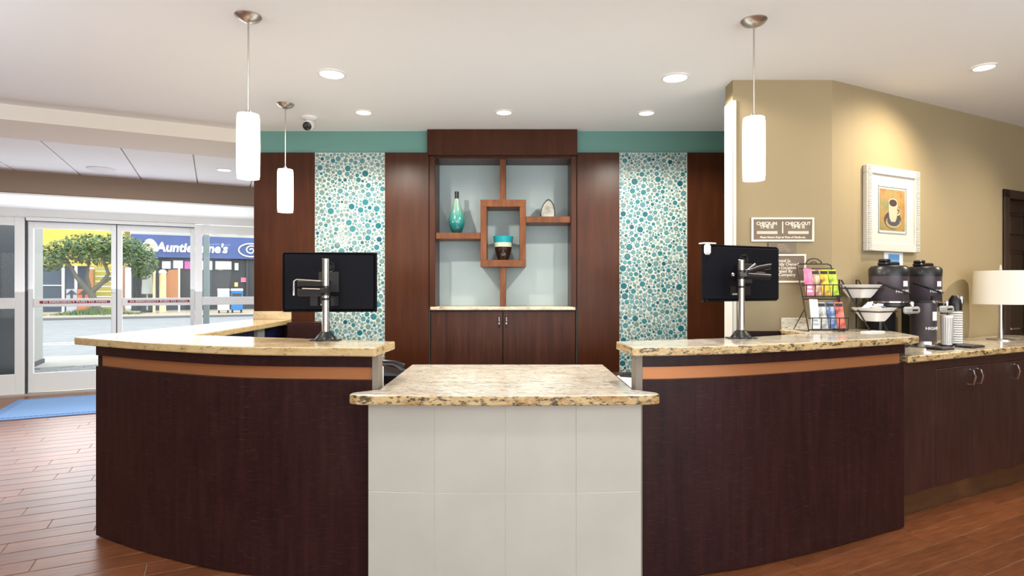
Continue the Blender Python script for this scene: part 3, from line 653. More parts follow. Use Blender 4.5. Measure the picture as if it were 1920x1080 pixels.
# ------------------------------------------------------------------ reception desk
ZB0, ZB1, CZ1_ = 1.03, 1.07, 0.955
Lf = arc_pts([(-2.243, 3.183), (-1.76, 2.94), (-1.24, 2.752), (-0.64, 2.69)], 8)
Rf = arc_pts([(0.60, 2.705), (0.76, 2.722), (1.08, 2.805), (1.42, 2.935), (1.757, 3.085), (2.185, 3.29)], 8)
def band(front, inset, thick, z0, z1, bev=0.0):
    f = offset(front, inset); b = offset(front, inset + thick)
    return MB().prism(f + b[::-1], z0, z1, bev, 1)
def bar(name, front, lab):
    t = thing(name, lab, 'reception desk', (0, 0, 0))
    band(front, 0.0, 0.09, 0.008, 0.919).obj('front_panel', m['espresso'], t, smooth=True)
    band(front, 0.0, 0.09, 0.978, ZB0).obj('top_rail', m['espresso'], t, smooth=True)
    return t
dl = bar('reception_desk', Lf, 'left curved espresso reception desk with copper stripe')
n1 = 16
for seg in (Lf[:n1 + 1], Lf[n1:]): band(seg, 0.026, 0.05, 0.919, 0.978).obj('copper_stripe', m['copper'], dl, smooth=True)
MB().box(-0.639, -0.610, 2.692, 2.785, 0.008, ZB0, 0.002).obj('end_panel', m['taupe'], dl)
MB().box(-2.243, -2.18, 3.2, YB - 0.03, 0.008, ZB0).obj('side_panel', m['espresso'], dl)
MB().box(-2.18, -1.965, 3.5, YB - 0.03, 0.6, ZB0).obj('inner_panel', m['navy'], dl)
for yy in (3.72, 4.55): MB().box(-1.965, -1.93, yy - 0.06, yy + 0.06, 0.6, ZB0 - 0.002, 0.003).obj('inner_post', m['grey'], dl)
MB().prism([(-1.88, 3.22), (-1.2, 2.90), (-0.67, 2.83), (-0.605, 2.84), (-0.605, 4.25), (-1.88, 4.25)], 0.70, 0.735, 0.003).obj('worktop', m['cabinet'], dl)
for (xx, yy) in ((-1.8, 4.2), (-0.65, 4.2), (-0.66, 3.1)): MB().box(xx - .03, xx + .03, yy - .03, yy + .03, 0.005, 0.70).obj('leg', m['blackmatte'], dl)
dr = bar('reception_desk', Rf, 'right curved espresso reception desk with copper stripe beside the coffee cabinets')
n2 = 20
for seg in (Rf[:n2 + 1], Rf[n2:]): band(seg, 0.026, 0.05, 0.919, 0.978).obj('copper_stripe', m['copper'], dr, smooth=True)
MB().box(0.566, 0.599, 2.705, 2.80, 0.008, ZB0, 0.002).obj('end_panel', m['taupe'], dr)
MB().prism([(0.55, 2.84), (1.2, 2.97), (1.70, 3.20), (1.70, 3.80), (1.41, 3.80), (1.41, 4.25), (0.54, 4.25), (0.54, 3.4)], 0.70, 0.735, 0.003).obj('worktop', m['cabinet'], dr)
for (xx, yy) in ((1.35, 4.2), (0.58, 4.2), (0.59, 3.1)): MB().box(xx - .03, xx + .03, yy - .03, yy + .03, 0.005, 0.70).obj('leg', m['blackmatte'], dr)
MB().prism([(1.765, 3.42), (1.81, 3.40), (1.81, 3.82), (1.765, 3.82)], 0.01, ZB0).obj('side_panel', m['espresso'], dr)
MB().prism([(2.19, 3.36), (2.23, 3.35), (2.335, 3.70), (2.28, 3.71)], CZ1_ + 0.001, ZB0).obj('riser', m['espresso'], dr)
# granite bar tops
gl = offset(Lf, -0.03)
tag(edged(MB().prism([(-2.40, 3.235)] + gl[1:-1] + [(-0.615, 2.655), (-0.592, 2.99), (-1.20, 3.19), (-1.83, 3.39), (-1.90, YB - 0.026), (-2.24, YB - 0.026)], ZB0, ZB1, 0.006)).obj('granite_bar_top', GT), 'reflection-tinted granite bar top of the left reception desk, running back to the wall', 'countertop')
tag(MB().box(-2.225, -1.90, YB - 0.046, YB - 0.026, ZB1, 1.14, 0.002).obj('backsplash', m['granite_reflection']), 'reflection-tinted granite backsplash strip on the left wood wall panel', 'backsplash')
gr_ = offset(Rf, -0.025)
tag(edged(MB().prism([(0.545, 2.665)] + gr_[1:-1] + [(2.22, 3.262), (2.29, 3.32), (2.385, 3.70), (2.275, 3.943), (DX1 - 0.0, 3.856), (1.745, 3.856), (1.775, 3.516), (1.233, 3.21), (0.527, 2.99)], ZB0, ZB1, 0.006)).obj('granite_bar_top', GR), 'speckled granite bar top of the right reception desk, reaching the beige wall', 'countertop')
tag(MB().box(1.755, 2.08, 3.838, 3.857, ZB1, 1.146, 0.002).obj('backsplash', m['granite']), 'speckled granite backsplash strip under the notices, behind the brochure rack', 'backsplash')
# tiled middle block
tb_ = thing('tiled_counter', 'low cream tiled counter block between the two curved desks', 'counter', (-0.0325, 2.56, 0))
MB().box(-0.555, 0.555, 0.04, 0.9, 0.0, 0.838).obj('core', m['tilegrout'], tb_)
xs = [X(p, 2.56) + 0.0325 for p in (688, 814.5, 947, 1079.5, 1204.5)]
bul = lambda x: 0.030 * (x / 0.6) ** 2 - 0.01
gx = [-0.594 + 1.188 * k / 12 for k in range(13)]
MB().prism([(x, bul(x) + 0.0022) for x in gx] + [(0.594, 0.056), (-0.594, 0.056)], 0.004, 0.837).obj('grout', m['tilegrout'], tb_)
for (z0, z1) in ((0.006, 0.4515), (0.4535, 0.838)):
    for k in range(4):
        xa, xb = xs[k] + 0.0009, xs[k + 1] - 0.0009
        MB().prism([(xa, bul(xa)), ((xa + xb) / 2, bul((xa + xb) / 2)), (xb, bul(xb)), (xb, 0.055), (xa, 0.055)], z0, z1, 0.0012, 1).obj('tile', m['tile'], tb_)
gf = [(-0.702, 2.548), (-0.66, 2.525), (-0.33, 2.505), (-0.0325, 2.498), (0.265, 2.505), (0.595, 2.525), (0.637, 2.548)]
tag(edged(MB().prism(gf + [(0.637, 2.585), (0.56, 2.655), (0.545, 2.66), (0.545, 3.536), (-0.60, 3.536), (-0.60, 2.66), (-0.62, 2.655), (-0.702, 2.585)], 0.839, 0.882, 0.006)).obj('granite_slab', GR), 'speckled granite slab on the low tiled counter block', 'countertop')

# things on the worktops that peep past the desk ends
t = thing('desk_telephone', 'black desk telephone with a coiled handset behind the left desk end', 'telephone', (-0.80, 3.85, 0.737))
MB().prism([(-0.09, 0), (0.09, 0), (0.09, 0.05), (-0.09, 0.10)], -0.09, 0.09, 0.006, axis='y').obj('body', m['black'], t)
MB().tube([(-0.10, -0.10, 0.115), (-0.05, -0.11, 0.135), (0.05, -0.11, 0.13), (0.11, -0.10, 0.10)], [0.026, 0.017, 0.017, 0.026], 10).obj('handset', m['black'], t, smooth=True)
MB().tube([(0.10, -0.1, 0.09), (0.16, -0.08, 0.07), (0.17, 0, 0.05), (0.10, 0.04, 0.03)], 0.007, 6).obj('cord', m['black'], t, smooth=True)
t = tag(MB().box(-0.81, -0.738, 3.35, 3.40, 0.737, 0.89, 0.004).obj('card_reader', m['paper']), 'small white card reader behind the left desk end', 'card reader')
MB().box(-0.80, -0.75, 3.343, 3.352, 0.81, 0.86).obj('screen', m['grey'], t)
t = tag(MB().box(0.72, 0.98, 3.55, 4.05, 0.7355, 0.739).obj('paper_sheet', m['paper'], rz=0), 'white paper sheet on the worktop behind the right desk end', 'paper')
t = thing('keyboard', 'black keyboard behind the right desk end', 'keyboard', (0.93, 3.95, 0.7395), -0.5)
MB().box(-0.2, 0.2, -0.06, 0.06, 0, 0.016, 0.004).obj('body', m['black'], t)
kb = MB()
for r_ in range(4):
    for c_ in range(12): kb.box(-0.185 + c_ * 0.031, -0.185 + c_ * 0.031 + 0.026, -0.05 + r_ * 0.026, -0.05 + r_ * 0.026 + 0.021, 0.016, 0.020)
o = kb.obj('keys', m['blackmatte'], t); o['kind'] = 'stuff'

# ------------------------------------------------------------------ monitors on pole arms
def ring(r, t_, seg=28): return [(r * math.cos(2 * math.pi * k / seg), 0, r * math.sin(2 * math.pi * k / seg)) for k in range(seg)]
def monitor(loc, rz, w, h, lab, stick):
    t = thing('monitor', lab, 'monitor', loc, rz)             # base point: centre of its rear; screen faces +y
    MB().box(-w / 2, w / 2, 0, 0.022, -h / 2, h / 2, 0.004).obj('shell', m['monitor'], t)
    MB().box(-w / 2 + 0.012, w / 2 - 0.012, 0.0215, 0.024, -h / 2 + 0.014, h / 2 - 0.010).obj('screen', m['black'], t)
    MB().box(-w / 2 + 0.004, w / 2 - 0.004, -0.014, 0.001, -h / 2 + 0.004, h / 2 - 0.004, 0.013).obj('rear_housing', m['monitor'], t)
    ports = MB()
    for k in range(3): ports.box(-0.10 + k * 0.055, -0.06 + k * 0.055, -0.016, -0.012, -h / 2 + 0.034, -h / 2 + 0.085)
    ports.box(-0.02, 0.0, -0.017, -0.013, -h / 2 + 0.032, -h / 2 + 0.04)
    ports.obj('port_panel', m['black'], t)
    MB().box(stick, stick + 0.035, -0.0165, -0.0145, -h / 2 + 0.036, -h / 2 + 0.045).obj('label_sticker', m['grey'], t)
    lg = MB().tube(ring(0.028, 0), 0.0022, 6, closed=True).obj('logo', m['black'], t, (0.0, -0.0145, h / 2 - 0.035 - 0.045), smooth=True)
    lettering('hp', 0.040, m['black'], lg, (0, -0.001, 0.002), shear=0.3, bold=0.0004)
    return t
def arm(loc, top, lab, clampz, mon, collar, flip, mrz):
    t = thing('monitor_mount', lab, 'monitor arm', loc)
    MB().lathe([(0.056, 0.0), (0.056, 0.006), (0.046, 0.020), (0.030, 0.038), (0.024, 0.046)], seg=24).box(-0.075, 0.075, -0.035, 0.035, 0, 0.006, 0.002).obj('base', m['black'], t, smooth=True)
    MB().lathe([(0.0185, 0.04), (0.0185, top - 0.002), (0.016, top)], seg=20).obj('pole', m['chrome'], t, smooth=True)
    MB().lathe([(0.0225, 0), (0.0225, 0.05)], (0, 0, clampz - 0.025), 18).box(-0.02, 0.02, -0.035, -0.018, clampz - 0.012, clampz + 0.012, 0.003).obj('clamp', m['black'], t, smooth=True)
    MB().lathe([(0.021, 0), (0.021, 0.012)], (0, 0, collar), 18).obj('collar', m['black'], t, smooth=True)
    if not flip:
        ex = -0.155; yy = 0.03
        MB().box(ex, -0.01, 0.02, 0.045, clampz + 0.018, clampz + 0.055, 0.006).box(ex, -0.01, 0.02, 0.045, clampz - 0.03, clampz + 0.010, 0.006).obj('link_arm', m['black'], t)
        MB().tube([(ex, 0.015, clampz + 0.058), (ex - 0.012, 0.012, clampz + 0.05), (ex - 0.014, 0.012, clampz - 0.025)], 0.004, 8).tube([(ex, 0.014, clampz + 0.058), (-0.03, 0.014, clampz + 0.05)], 0.0035, 8).tube([(ex + 0.03, 0.014, clampz + 0.012), (-0.02, 0.014, clampz + 0.008)], 0.0035, 8).obj('link_edge', m['chrome'], t, smooth=True)
    else:
        ex = 0.16
        MB().tube([(0.02, 0.0, clampz + 0.01), (0.08, 0.0, clampz + 0.03), (ex, 0.02, clampz + 0.045)], 0.016, 8).tube([(0.02, 0.0, clampz - 0.005), (ex, 0.02, clampz - 0.012)], 0.018, 8).tube([(0.03, -0.01, clampz + 0.02), (0.075, -0.01, clampz + 0.055)], 0.008, 8).obj('link_arm', m['black'], t, smooth=True)
        MB().tube([(0.03, -0.018, clampz + 0.024), (0.09, -0.018, clampz + 0.045), (ex, -0.002, clampz + 0.056)], 0.0035, 8).tube([(0.03, -0.02, clampz + 0.006), (ex, -0.0, clampz - 0.002)], 0.0035, 8).lathe([(0.010, 0), (0.012, 0.012), (0.004, 0.018)], (-0.045, -0.005, clampz - 0.008), 10).obj('link_edge', m['chrome'], t, smooth=True)
    dx, dy, dz = mon[0] - loc[0], mon[1] - loc[1], mon[2] - loc[2]
    MB().box(-0.055, 0.055, -0.024, -0.0165, -0.055, 0.055, 0.003).xf(Matrix.Translation((dx, dy, dz)) @ Matrix.Rotation(mrz, 4, 'Z')).tube([(ex * 0.9, 0.035, clampz), (dx + 0.045 * math.sin(mrz), dy - 0.045 * math.cos(mrz), dz), (dx + 0.022 * math.sin(mrz), dy - 0.022 * math.cos(mrz), dz)], 0.014, 8).obj('mount_plate', m['blackmatte'], t)
    return t
ML = (-0.988, 3.20, 1.372)
monitor(ML, math.radians(2), 0.505, 0.324, 'black monitor seen from behind on the left desk', -0.045)
arm((-0.959, 3.04, ZB1), Z(485, 3.04) - ZB1, 'chrome pole monitor arm with black base on the left desk', Z(545, 3.04) - ZB1, ML, Z(552, 3.04) - ZB1 - 0.03, False, math.radians(2))
MR = (1.2885, 3.31, 1.4215)
monitor(MR, math.radians(23.7), 0.545, 0.312, 'black monitor seen from behind on the right desk, turned to the beige wall', -0.085)
arm((1.228, 3.165, ZB1), Z(487, 3.165) - ZB1, 'chrome pole monitor arm with black base on the right desk', Z(515, 3.165) - ZB1, MR, Z(540, 3.165) - ZB1, True, math.radians(23.7))
t = tag(MB().box(-0.292, -0.250, -0.040, -0.0145, 0.098, 0.155, 0.010).box(-0.292, -0.21, -0.03, 0.020, 0.1565, 0.164, 0.003).obj('webcam', m['ceramic'], loc=MR, rz=math.radians(23.7)), 'white clip-on device on the upper corner of the right monitor', 'device')
MB().box(-0.262, -0.248, 0.024, 0.028, 0.158, 0.163).obj('lens', m['black'], t)

# ------------------------------------------------------------------ pendants
def pendant(px, d, z0, z1, lab, w, power):
    t = thing('pendant_lamp', lab, 'pendant lamp', (X(px, d), d, CEIL), 0, 'cylinder pendant lamps over the desks')
    MB().lathe([(0.064, 0.0), (0.064, -0.004), (0.050, -0.020), (0.022, -0.032), (0.008, -0.036)], seg=28).obj('ceiling_canopy', m['nickel'], t, smooth=True)
    MB().cyl((0, 0, -0.03), (0, 0, z1 - CEIL), 0.0045, 8).obj('stem', m['nickel'], t)
    MB().lathe([(0.012, z1 - CEIL + 0.02), (0.016, z1 - CEIL)], seg=12).obj('socket', m['nickel'], t, smooth=True)
    zz = [(w * 0.96, z0), (w, z0 + 0.02), (w * 1.03, (z0 + z1) / 2), (w, z1 - 0.02), (w * 0.94, z1)]
    MB().lathe([(r, z - CEIL) for r, z in zz], seg=28).obj('glass_shade', m['frost'], t, smooth=True)
    l = bpy.data.lights.new('pendant_bulb', 'POINT'); l.energy = power; l.color = (1, 0.84, 0.62); l.shadow_soft_size = 0.06
    for zz_ in (z0 - 0.08,):
        o = bpy.data.objects.new('pendant_bulb', l); C.objects.link(o); o.parent = t; o.location = (0, 0, zz_ - CEIL)
pendant(465.5, 2.952, 1.887, 2.207, 'cylinder pendant lamp hanging over the front of the left desk', 0.054, 5)
pendant(535, 4.364, 1.90, 2.215, 'cylinder pendant lamp hanging before the left wood wall panel', 0.056, 7)
pendant(1413.5, 2.999, 1.887, 2.204, 'cylinder pendant lamp hanging over the right desk', 0.054, 5)

# ------------------------------------------------------------------ recessed lights, camera, speaker
def can(x, y, z, r, lab, group, lens, power, ang=110, tilt=None, col=(1, 0.93, 0.80), blend=1.0):
    t = thing('recessed_light', lab, 'ceiling light', (x, y, z), 0, group)
    MB().lathe([(r, -0.001), (r * 1.02, -0.006), (r * 0.86, -0.009), (r * 0.82, -0.004)], seg=28, caps=False).obj('trim_ring', m['white'], t, smooth=True)
    MB().lathe([(r * 0.83, -0.002), (r * 0.83, -0.005)], seg=28).obj('lens', lens, t)
    l = bpy.data.lights.new('downlight', 'SPOT'); l.energy = power; l.color = col; l.spot_size = math.radians(ang); l.spot_blend = blend; l.shadow_soft_size = r * 0.45
    o = bpy.data.objects.new('downlight', l); C.objects.link(o); o.parent = t; o.location = (0, 0, -0.03)
    if tilt: o.rotation_euler = tilt
    return t
can(-1.143, 3.745, CEIL, 0.088, 'larger recessed ceiling light above the left monitor', 'large recessed lights over the desk', m['lens'], 100, 162, blend=0.25)
can(1.053, 3.811, CEIL, 0.088, 'larger recessed ceiling light above the right monitor', 'large recessed lights over the desk', m['lens'], 100, 162, blend=0.25)
can(-1.146, 4.562, CEIL, 0.068, 'small recessed spot in front of the left mosaic', 'small recessed spots along the back wall', m['lens_warm'], 40, 120)
can(-0.062, 4.562, CEIL, 0.068, 'small recessed spot in front of the display niche', 'small recessed spots along the back wall', m['lens_warm'], 40, 120)
can(1.042, 4.576, CEIL, 0.068, 'small recessed spot in front of the right mosaic', 'small recessed spots along the back wall', m['lens_warm'], 40, 120)
ex, ey = X(1845, 3.628), 3.628
can(ex, ey, CEIL, 0.065, 'bright eyeball spot above the coffee counter', None, m['lens'], 72, 125, (math.radians(28), 0, TH + 0.35), (1, 0.86, 0.62))
x_, y_ = uv(6.1, 1.0)
can(x_, y_, CEIL, 0.065, 'eyeball spot of the coffee counter beyond the frame', None, m['lens'], 150, 80, (math.radians(48), 0, math.radians(70)), (1, 0.88, 0.68))
lx, ly_ = -3.03, 6.213
can(lx, ly_, LOW, 0.075, 'recessed light in the panelled entrance ceiling', None, m['lens'], 30, 140)
t = thing('ceiling_speaker', 'round white ceiling speaker in the panelled entrance ceiling', 'speaker', (-4.283, 6.158, LOW - 0.002))
MB().lathe([(0.13, 0), (0.13, -0.006), (0.12, -0.009), (0.02, -0.010)], seg=28).obj('grille', mat('speaker grey', (0.66, 0.66, 0.68), 0.7), t, smooth=True)
t = thing('security_camera', 'white security camera on the ceiling near the teal band', 'camera', (-1.612, 4.70, CEIL))
MB().lathe([(0.062, 0), (0.062, -0.012), (0.04, -0.028)], seg=24).obj('mount', m['ceramic'], t, smooth=True)
MB().lathe([(0.02, -0.055), (0.036, -0.04), (0.044, -0.01), (0.044, 0.03), (0.03, 0.05)], seg=20).xf(Matrix.Translation((0, -0.01, -0.066)) @ Matrix.Rotation(math.radians(-68), 4, 'X')).obj('body', m['ceramic'], t, smooth=True)
MB().lathe([(0.034, 0.0), (0.034, 0.008), (0.02, 0.014)], seg=20).xf(Matrix.Translation((0, -0.051, -0.085)) @ Matrix.Rotation(math.radians(112), 4, 'X')).obj('lens', m['black'], t, smooth=True)

# ------------------------------------------------------------------ notices on the short wall
WY = 3.86; kw = 3.845 / F
def wx(px): return (px - 960) * kw
def wz(py): return H + (540 - py) * kw
def notice(p0, p1, y0, y1, lab, border=True):
    cx, cz = (wx(p0) + wx(p1)) / 2, (wz(y0) + wz(y1)) / 2; w, h = wx(p1) - wx(p0), wz(y0) - wz(y1)
    t = thing('wall_sign', lab, 'sign', (cx, WY, cz), 0)
    MB().box(-w / 2, w / 2, -0.014, -0.001, -h / 2, h / 2, 0.001).obj('board', m['signbrown'], t)
    if border:
        e = 0.0115
        MB().box(-w / 2, w / 2, -0.020, -0.001, h / 2 - e, h / 2, 0.001).box(-w / 2, w / 2, -0.020, -0.001, -h / 2, -h / 2 + e, 0.001).box(-w / 2, -w / 2 + e, -0.020, -0.001, -h / 2 + e, h / 2 - e).box(w / 2 - e, w / 2, -0.020, -0.001, -h / 2 + e, h / 2 - e).obj('border', m['cream'], t)
    return t, w, h
t, w, h = notice(1409, 1526, 408, 453, 'check-in and check-out time sign, topmost on the beige wall')
fy = -0.0145
for s, a_ in ((-1, 'CHECK-IN\nTIME IS'), (1, 'CHECK-OUT\nTIME IS')):
    lettering(a_, 0.029, m['cream'], t, (s * w * 0.25 - 0.002, fy, 0.028), bold=0.0009, line=0.75)
    MB().box(s * w * 0.25 - 0.067, s * w * 0.25 + 0.067, -0.017, -0.013, -0.029, -0.010).obj('time_plate', mat('cream time plate', (0.66, 0.60, 0.47), 0.5), t)
MB().box(-0.004, 0.003, -0.0165, -0.013, -0.024, 0.052).obj('divider', m['cream'], t)
lettering('Please Return Keys at Time of Check-out', 0.0175, m['cream'], t, (0, fy, -0.050), bold=0.0005)
t, w, h = notice(1441, 1493, 454.5, 475, 'small plain taupe sign between the two bordered notices', False)
lettering('SMALL\nANIMALS\nPERMITTED', 0.022, mat('faded sign lettering', (0.46, 0.39, 0.29), 0.6), t, (0, -0.015, 0.0), line=0.78)
t, w, h = notice(1411, 1511, 476.5, 530, 'hotel ownership notice half hidden behind the right monitor')
lettering('This Hotel Is,\nIndependently Owned\nBy In One Location\n& Operated By\nA Hotel Company', 0.0285, m['cream'], t, (0.0, fy, 0.004), bold=0.0004, line=0.80)

# ------------------------------------------------------------------ brochure rack
RX0, RX1 = 1.835, 2.055
bk = thing('brochure_rack', 'black wire brochure rack with two tiers on the right bar top', 'rack', ((RX0 + RX1) / 2, 3.72, ZB1))
hw = (RX1 - RX0) / 2
zt = 0.425
fb = lambda z: -0.07 + 0.155 * z / zt                       # the rack leans back: y at height z
r_ = 0.0042
MB().tube([(-hw, fb(0), 0.004), (-hw, fb(zt), zt - 0.01), (-hw + 0.02, fb(zt), zt), (hw - 0.02, fb(zt), zt), (hw, fb(zt), zt - 0.01), (hw, fb(0), 0.004)], r_, 6).tube([(-hw, fb(0) - 0.0, 0.012), (hw, fb(0), 0.012)], r_, 6).tube([(-hw, fb(0.2), 0.20), (hw, fb(0.2), 0.20)], r_, 6).tube([(-hw, fb(0.33), 0.395), (hw, fb(0.33), 0.395)], 0.003, 6).obj('back_frame', m['wire'], bk)
MB().tube([(0.05 * math.cos(t_), fb(zt), zt + 0.035 * math.sin(t_)) for t_ in [math.pi * k / 12 for k in range(13)]], 0.0035, 6).tube([(0.02 * math.cos(t_), fb(zt), zt + 0.014 * math.sin(t_)) for t_ in [math.pi * k / 8 for k in range(9)]], 0.003, 6).obj('scroll_crest', m['wire'], bk)
for z0 in (0.012, 0.215):
    y0 = fb(z0)
    b_ = MB().tube([(-hw, y0, z0), (-hw, y0 - 0.045, z0), (hw, y0 - 0.045, z0), (hw, y0, z0)], 0.0035, 6).tube([(-hw, y0, z0 + 0.07), (-hw, y0 - 0.05, z0 + 0.075), (hw, y0 - 0.05, z0 + 0.075), (hw, y0, z0 + 0.07)], 0.0035, 6)
    for k in range(5): b_.tube([(-hw + k * hw / 2, y0 - 0.045, z0), (-hw + k * hw / 2, y0 - 0.05, z0 + 0.075)], 0.003, 6)
    b_.obj('tier_basket', m['wire'], bk)
for sx in (-1, 1): MB().tube([(sx * hw, fb(0.14), 0.14), (sx * (hw + 0.02), 0.085, 0.004), (sx * hw, fb(0), 0.004)], 0.0035, 6).obj('leg', m['wire'], bk)
def photo_mat(name, cols, scale):
    m_ = mat(name, cols[0], 0.45); nt, b, new, link_ = nodes(m_)
    v = coords(new, link_); n = noise(new, link_, v, scale, 2); r = ramp(new, tuple((0.36 + 0.28 * k / (len(cols) - 1), c) for k, c in enumerate(cols))); link_(n.outputs[0], r.inputs[0]); link_(r.outputs[0], b.inputs['Base Color']); return m_
BRO = [('pink brochure in the upper tier of the rack', [(0.75, 0.10, 0.28), (0.85, 0.30, 0.45)], 18, 0, 0.225, 0.175, 'pink'),
       ('photo brochure with purple and pale green, beside the pink one', [(0.16, 0.03, 0.10), (0.50, 0.28, 0.20), (0.62, 0.70, 0.42)], 22, 1, 0.225, 0.165, 'photo'),
       ('yellow brochure in the upper tier of the rack', [(0.10, 0.05, 0.03), (0.80, 0.52, 0.04), (0.85, 0.68, 0.06)], 16, 2, 0.225, 0.165, 'yellow'),
       ('lime green brochure in the upper tier of the rack', [(0.10, 0.22, 0.03), (0.48, 0.66, 0.05), (0.62, 0.72, 0.06)], 16, 3, 0.225, 0.165, 'lime'),
       ('pale blue white brochure in the lower tier of the rack', [(0.66, 0.72, 0.82), (0.74, 0.78, 0.86)], 10, 0, 0.022, 0.185, 'white'),
       ('grey landscape brochure in the lower tier of the rack', [(0.12, 0.12, 0.12), (0.45, 0.46, 0.45), (0.70, 0.70, 0.68)], 18, 1, 0.022, 0.165, 'greyphoto'),
       ('dark blue brochure in the lower tier of the rack', [(0.03, 0.06, 0.18), (0.08, 0.16, 0.36), (0.45, 0.52, 0.62)], 18, 2, 0.022, 0.165, 'blue'),
       ('coral red brochure in the lower tier of the rack', [(0.14, 0.02, 0.03), (0.72, 0.14, 0.10), (0.80, 0.28, 0.22)], 14, 3, 0.022, 0.165, 'coral')]
for lab, cols, sc, k, z0, hh, nm in BRO:
    x0 = (RX0 + RX1) / 2 - hw + 0.004 + k * (2 * hw - 0.004) / 4
    y0 = 3.72 + fb(z0) - (0.032 if k else 0.04)
    t = tag(MB().box(0, 0.0505, 0, 0.007, 0, hh, 0.001).obj('brochure', photo_mat(nm + ' brochure', cols, sc), loc=(x0, y0, ZB1 + z0), rot=(math.radians(-14), math.radians(2 if k == 0 else 0), 0)), lab, 'brochure', 'brochures in the wire rack')
    if k:
        MB().box(0.003, 0.0475, -0.0012, 0.0005, hh - 0.028, hh - 0.008).obj('title_strip', m['blackmatte'] if z0 > 0.1 or k < 9 else m['white'], t)
    else:
        MB().box(0.010, 0.042, -0.0012, 0.0005, 0.02, 0.034).box(0.012, 0.040, -0.0012, 0.0005, 0.045, 0.058).obj('title_strip', m['white'] if z0 > 0.1 else m['grey'], t)

# ------------------------------------------------------------------ coffee counter: cabinets, top
CZ0, CZ1 = 0.915, 0.955
BC = 1.985                                                  # plane of the cabinet fronts
cx0 = A(1690, BC) + 0.03; e0, e1, e2, e3 = A(1755, BC), A(1826, BC), A(1893, BC), A(1965, BC)
def cab(a0, a1, lab, doors, filler=None):
    x, y = uv(a0, BC)
    t = thing('base_cabinet', lab, 'cabinet', (x, y, 0), TH)
    MB().box(0.0, a1 - a0 - 0.002, 0.02, 0.50, 0.165, CZ0 - 0.001).obj('body', m['coffeewood'], t)
    MB().box(0, a1 - a0 - 0.002, 0.075, 0.49, 0.0, 0.166).obj('toe_kick', m['kick'], t)
    MB().box(0, a1 - a0 - 0.002, 0.002, 0.021, 0.862, CZ0 - 0.001).obj('top_rail', m['coffeewood'], t)
    for (d0, d1_, hx) in doors:
        d = MB().box(d0 - a0 + 0.0015, d1_ - a0 - 0.0015, 0.0, 0.0205, 0.166, 0.858, 0.0015).obj('door', m['coffeewood'], t)
        MB().tube([(hx - a0, 0.0, 0.835), (hx - a0, -0.022, 0.832), (hx - a0, -0.034, 0.795), (hx - a0, -0.022, 0.745), (hx - a0, 0.0, 0.742)], 0.0055, 8).obj('handle', m['chrome'], d, smooth=True)
    if filler: MB().box(filler[0] - a0, filler[1] - a0 - 0.003, 0.0, 0.0205, 0.166, CZ0 - 0.002, 0.0015).obj('filler_panel', m['coffeewood'], t)
    return t
m['kick'] = wood('toe kick board', (0.07, 0.032, 0.016), (0.10, 0.046, 0.022), (0.14, 0.065, 0.032), 0.3, (1.5, 8, 8))
cab(cx0, e2, 'dark coffee cabinet with a pair of chrome handled doors next to the right desk', [(e0, e1, A(1818, BC)), (e1, e2, A(1832, BC))], (cx0, e0))
cab(e2, e2 + 1.0, 'dark coffee cabinet under the table lamp, only one door handle in view', [(e2, e2 + 0.5, A(1901, BC)), (e2 + 0.5, e2 + 1.0, e2 + 0.62)])
tag(edged(MB().box(cx0 + 0.0, e2 + 1.2, BC - 0.025, BR - 0.002, CZ0, CZ1, 0.006)).obj('granite_countertop', GR, rz=TH), 'speckled granite countertop of the lower coffee counter along the beige wall', 'countertop')

# ------------------------------------------------------------------ bowl rack and sugar bowls
br_ = thing('bowl_rack', 'black metal two tier bowl rack at the end of the right bar top', 'rack', (*uv(3.71, 2.36), ZB1), TH)
for sx in (-0.088, 0.088):
    MB().tube([(sx, 0.10, 0.0055), (sx, 0.10, 0.325), (sx, 0.085, 0.32), (sx, -0.10, 0.0055)], 0.005, 8).obj('side_rail', m['wire'], br_)
for (yy, zz) in ((0.02, 0.268), (-0.07, 0.123)):
    MB().tube([(-0.092, yy + .09, zz), (-0.092, yy - .09, zz), (0.092, yy - .09, zz), (0.092, yy + .09, zz)], 0.004, 8, closed=True).obj('bowl_hoop', m['wire'], br_)
def sqbowl(loc, lab, seed):
    t = thing('sugar_bowl', lab, 'bowl', loc, TH, 'square white bowls on the rack')
    b = bmesh.new()
    def loop(w, z, n=6):
        out = []
        for (sx, sy) in ((1, 1), (-1, 1), (-1, -1), (1, -1)):
            for k in range(n):
                a_ = math.atan2(sy, sx) - math.pi / 4 + (math.pi / 2) * k / (n - 1); rr = w * 0.35
                out.append(b.verts.new((sx * (w - rr) + rr * math.cos(a_), sy * (w - rr) + rr * math.sin(a_), z)))
        return out
    L_ = [loop(0.048, 0.0), loop(0.062, 0.02), loop(0.088, 0.068), loop(0.101, 0.085), loop(0.096, 0.085), loop(0.056, 0.022), loop(0.030, 0.014)]
    for i in range(len(L_) - 1):
        for k in range(len(L_[0])): b.faces.new((L_[i][k], L_[i][(k + 1) % len(L_[0])], L_[i + 1][(k + 1) % len(L_[0])], L_[i + 1][k]))
    b.faces.new(L_[0][::-1]); b.faces.new(L_[-1]); bmesh.ops.recalc_face_normals(b, faces=b.faces)
    mb = MB(); mb.bm.free(); mb.bm = b; mb.obj('body', m['ceramic'], t, smooth=True)
    return t
packet_me = MB().box(-0.030, 0.030, -0.018, 0.018, -0.0025, 0.0025, 0.002).obj('x', m['paper']); pk = packet_me.data; bpy.data.objects.remove(packet_me)
packet_b = MB().box(-0.030, 0.030, -0.018, 0.018, -0.0025, 0.0025, 0.002).obj('x', mat('blue packet', (0.25, 0.32, 0.55), 0.6)); pkb = packet_b.data; bpy.data.objects.remove(packet_b)
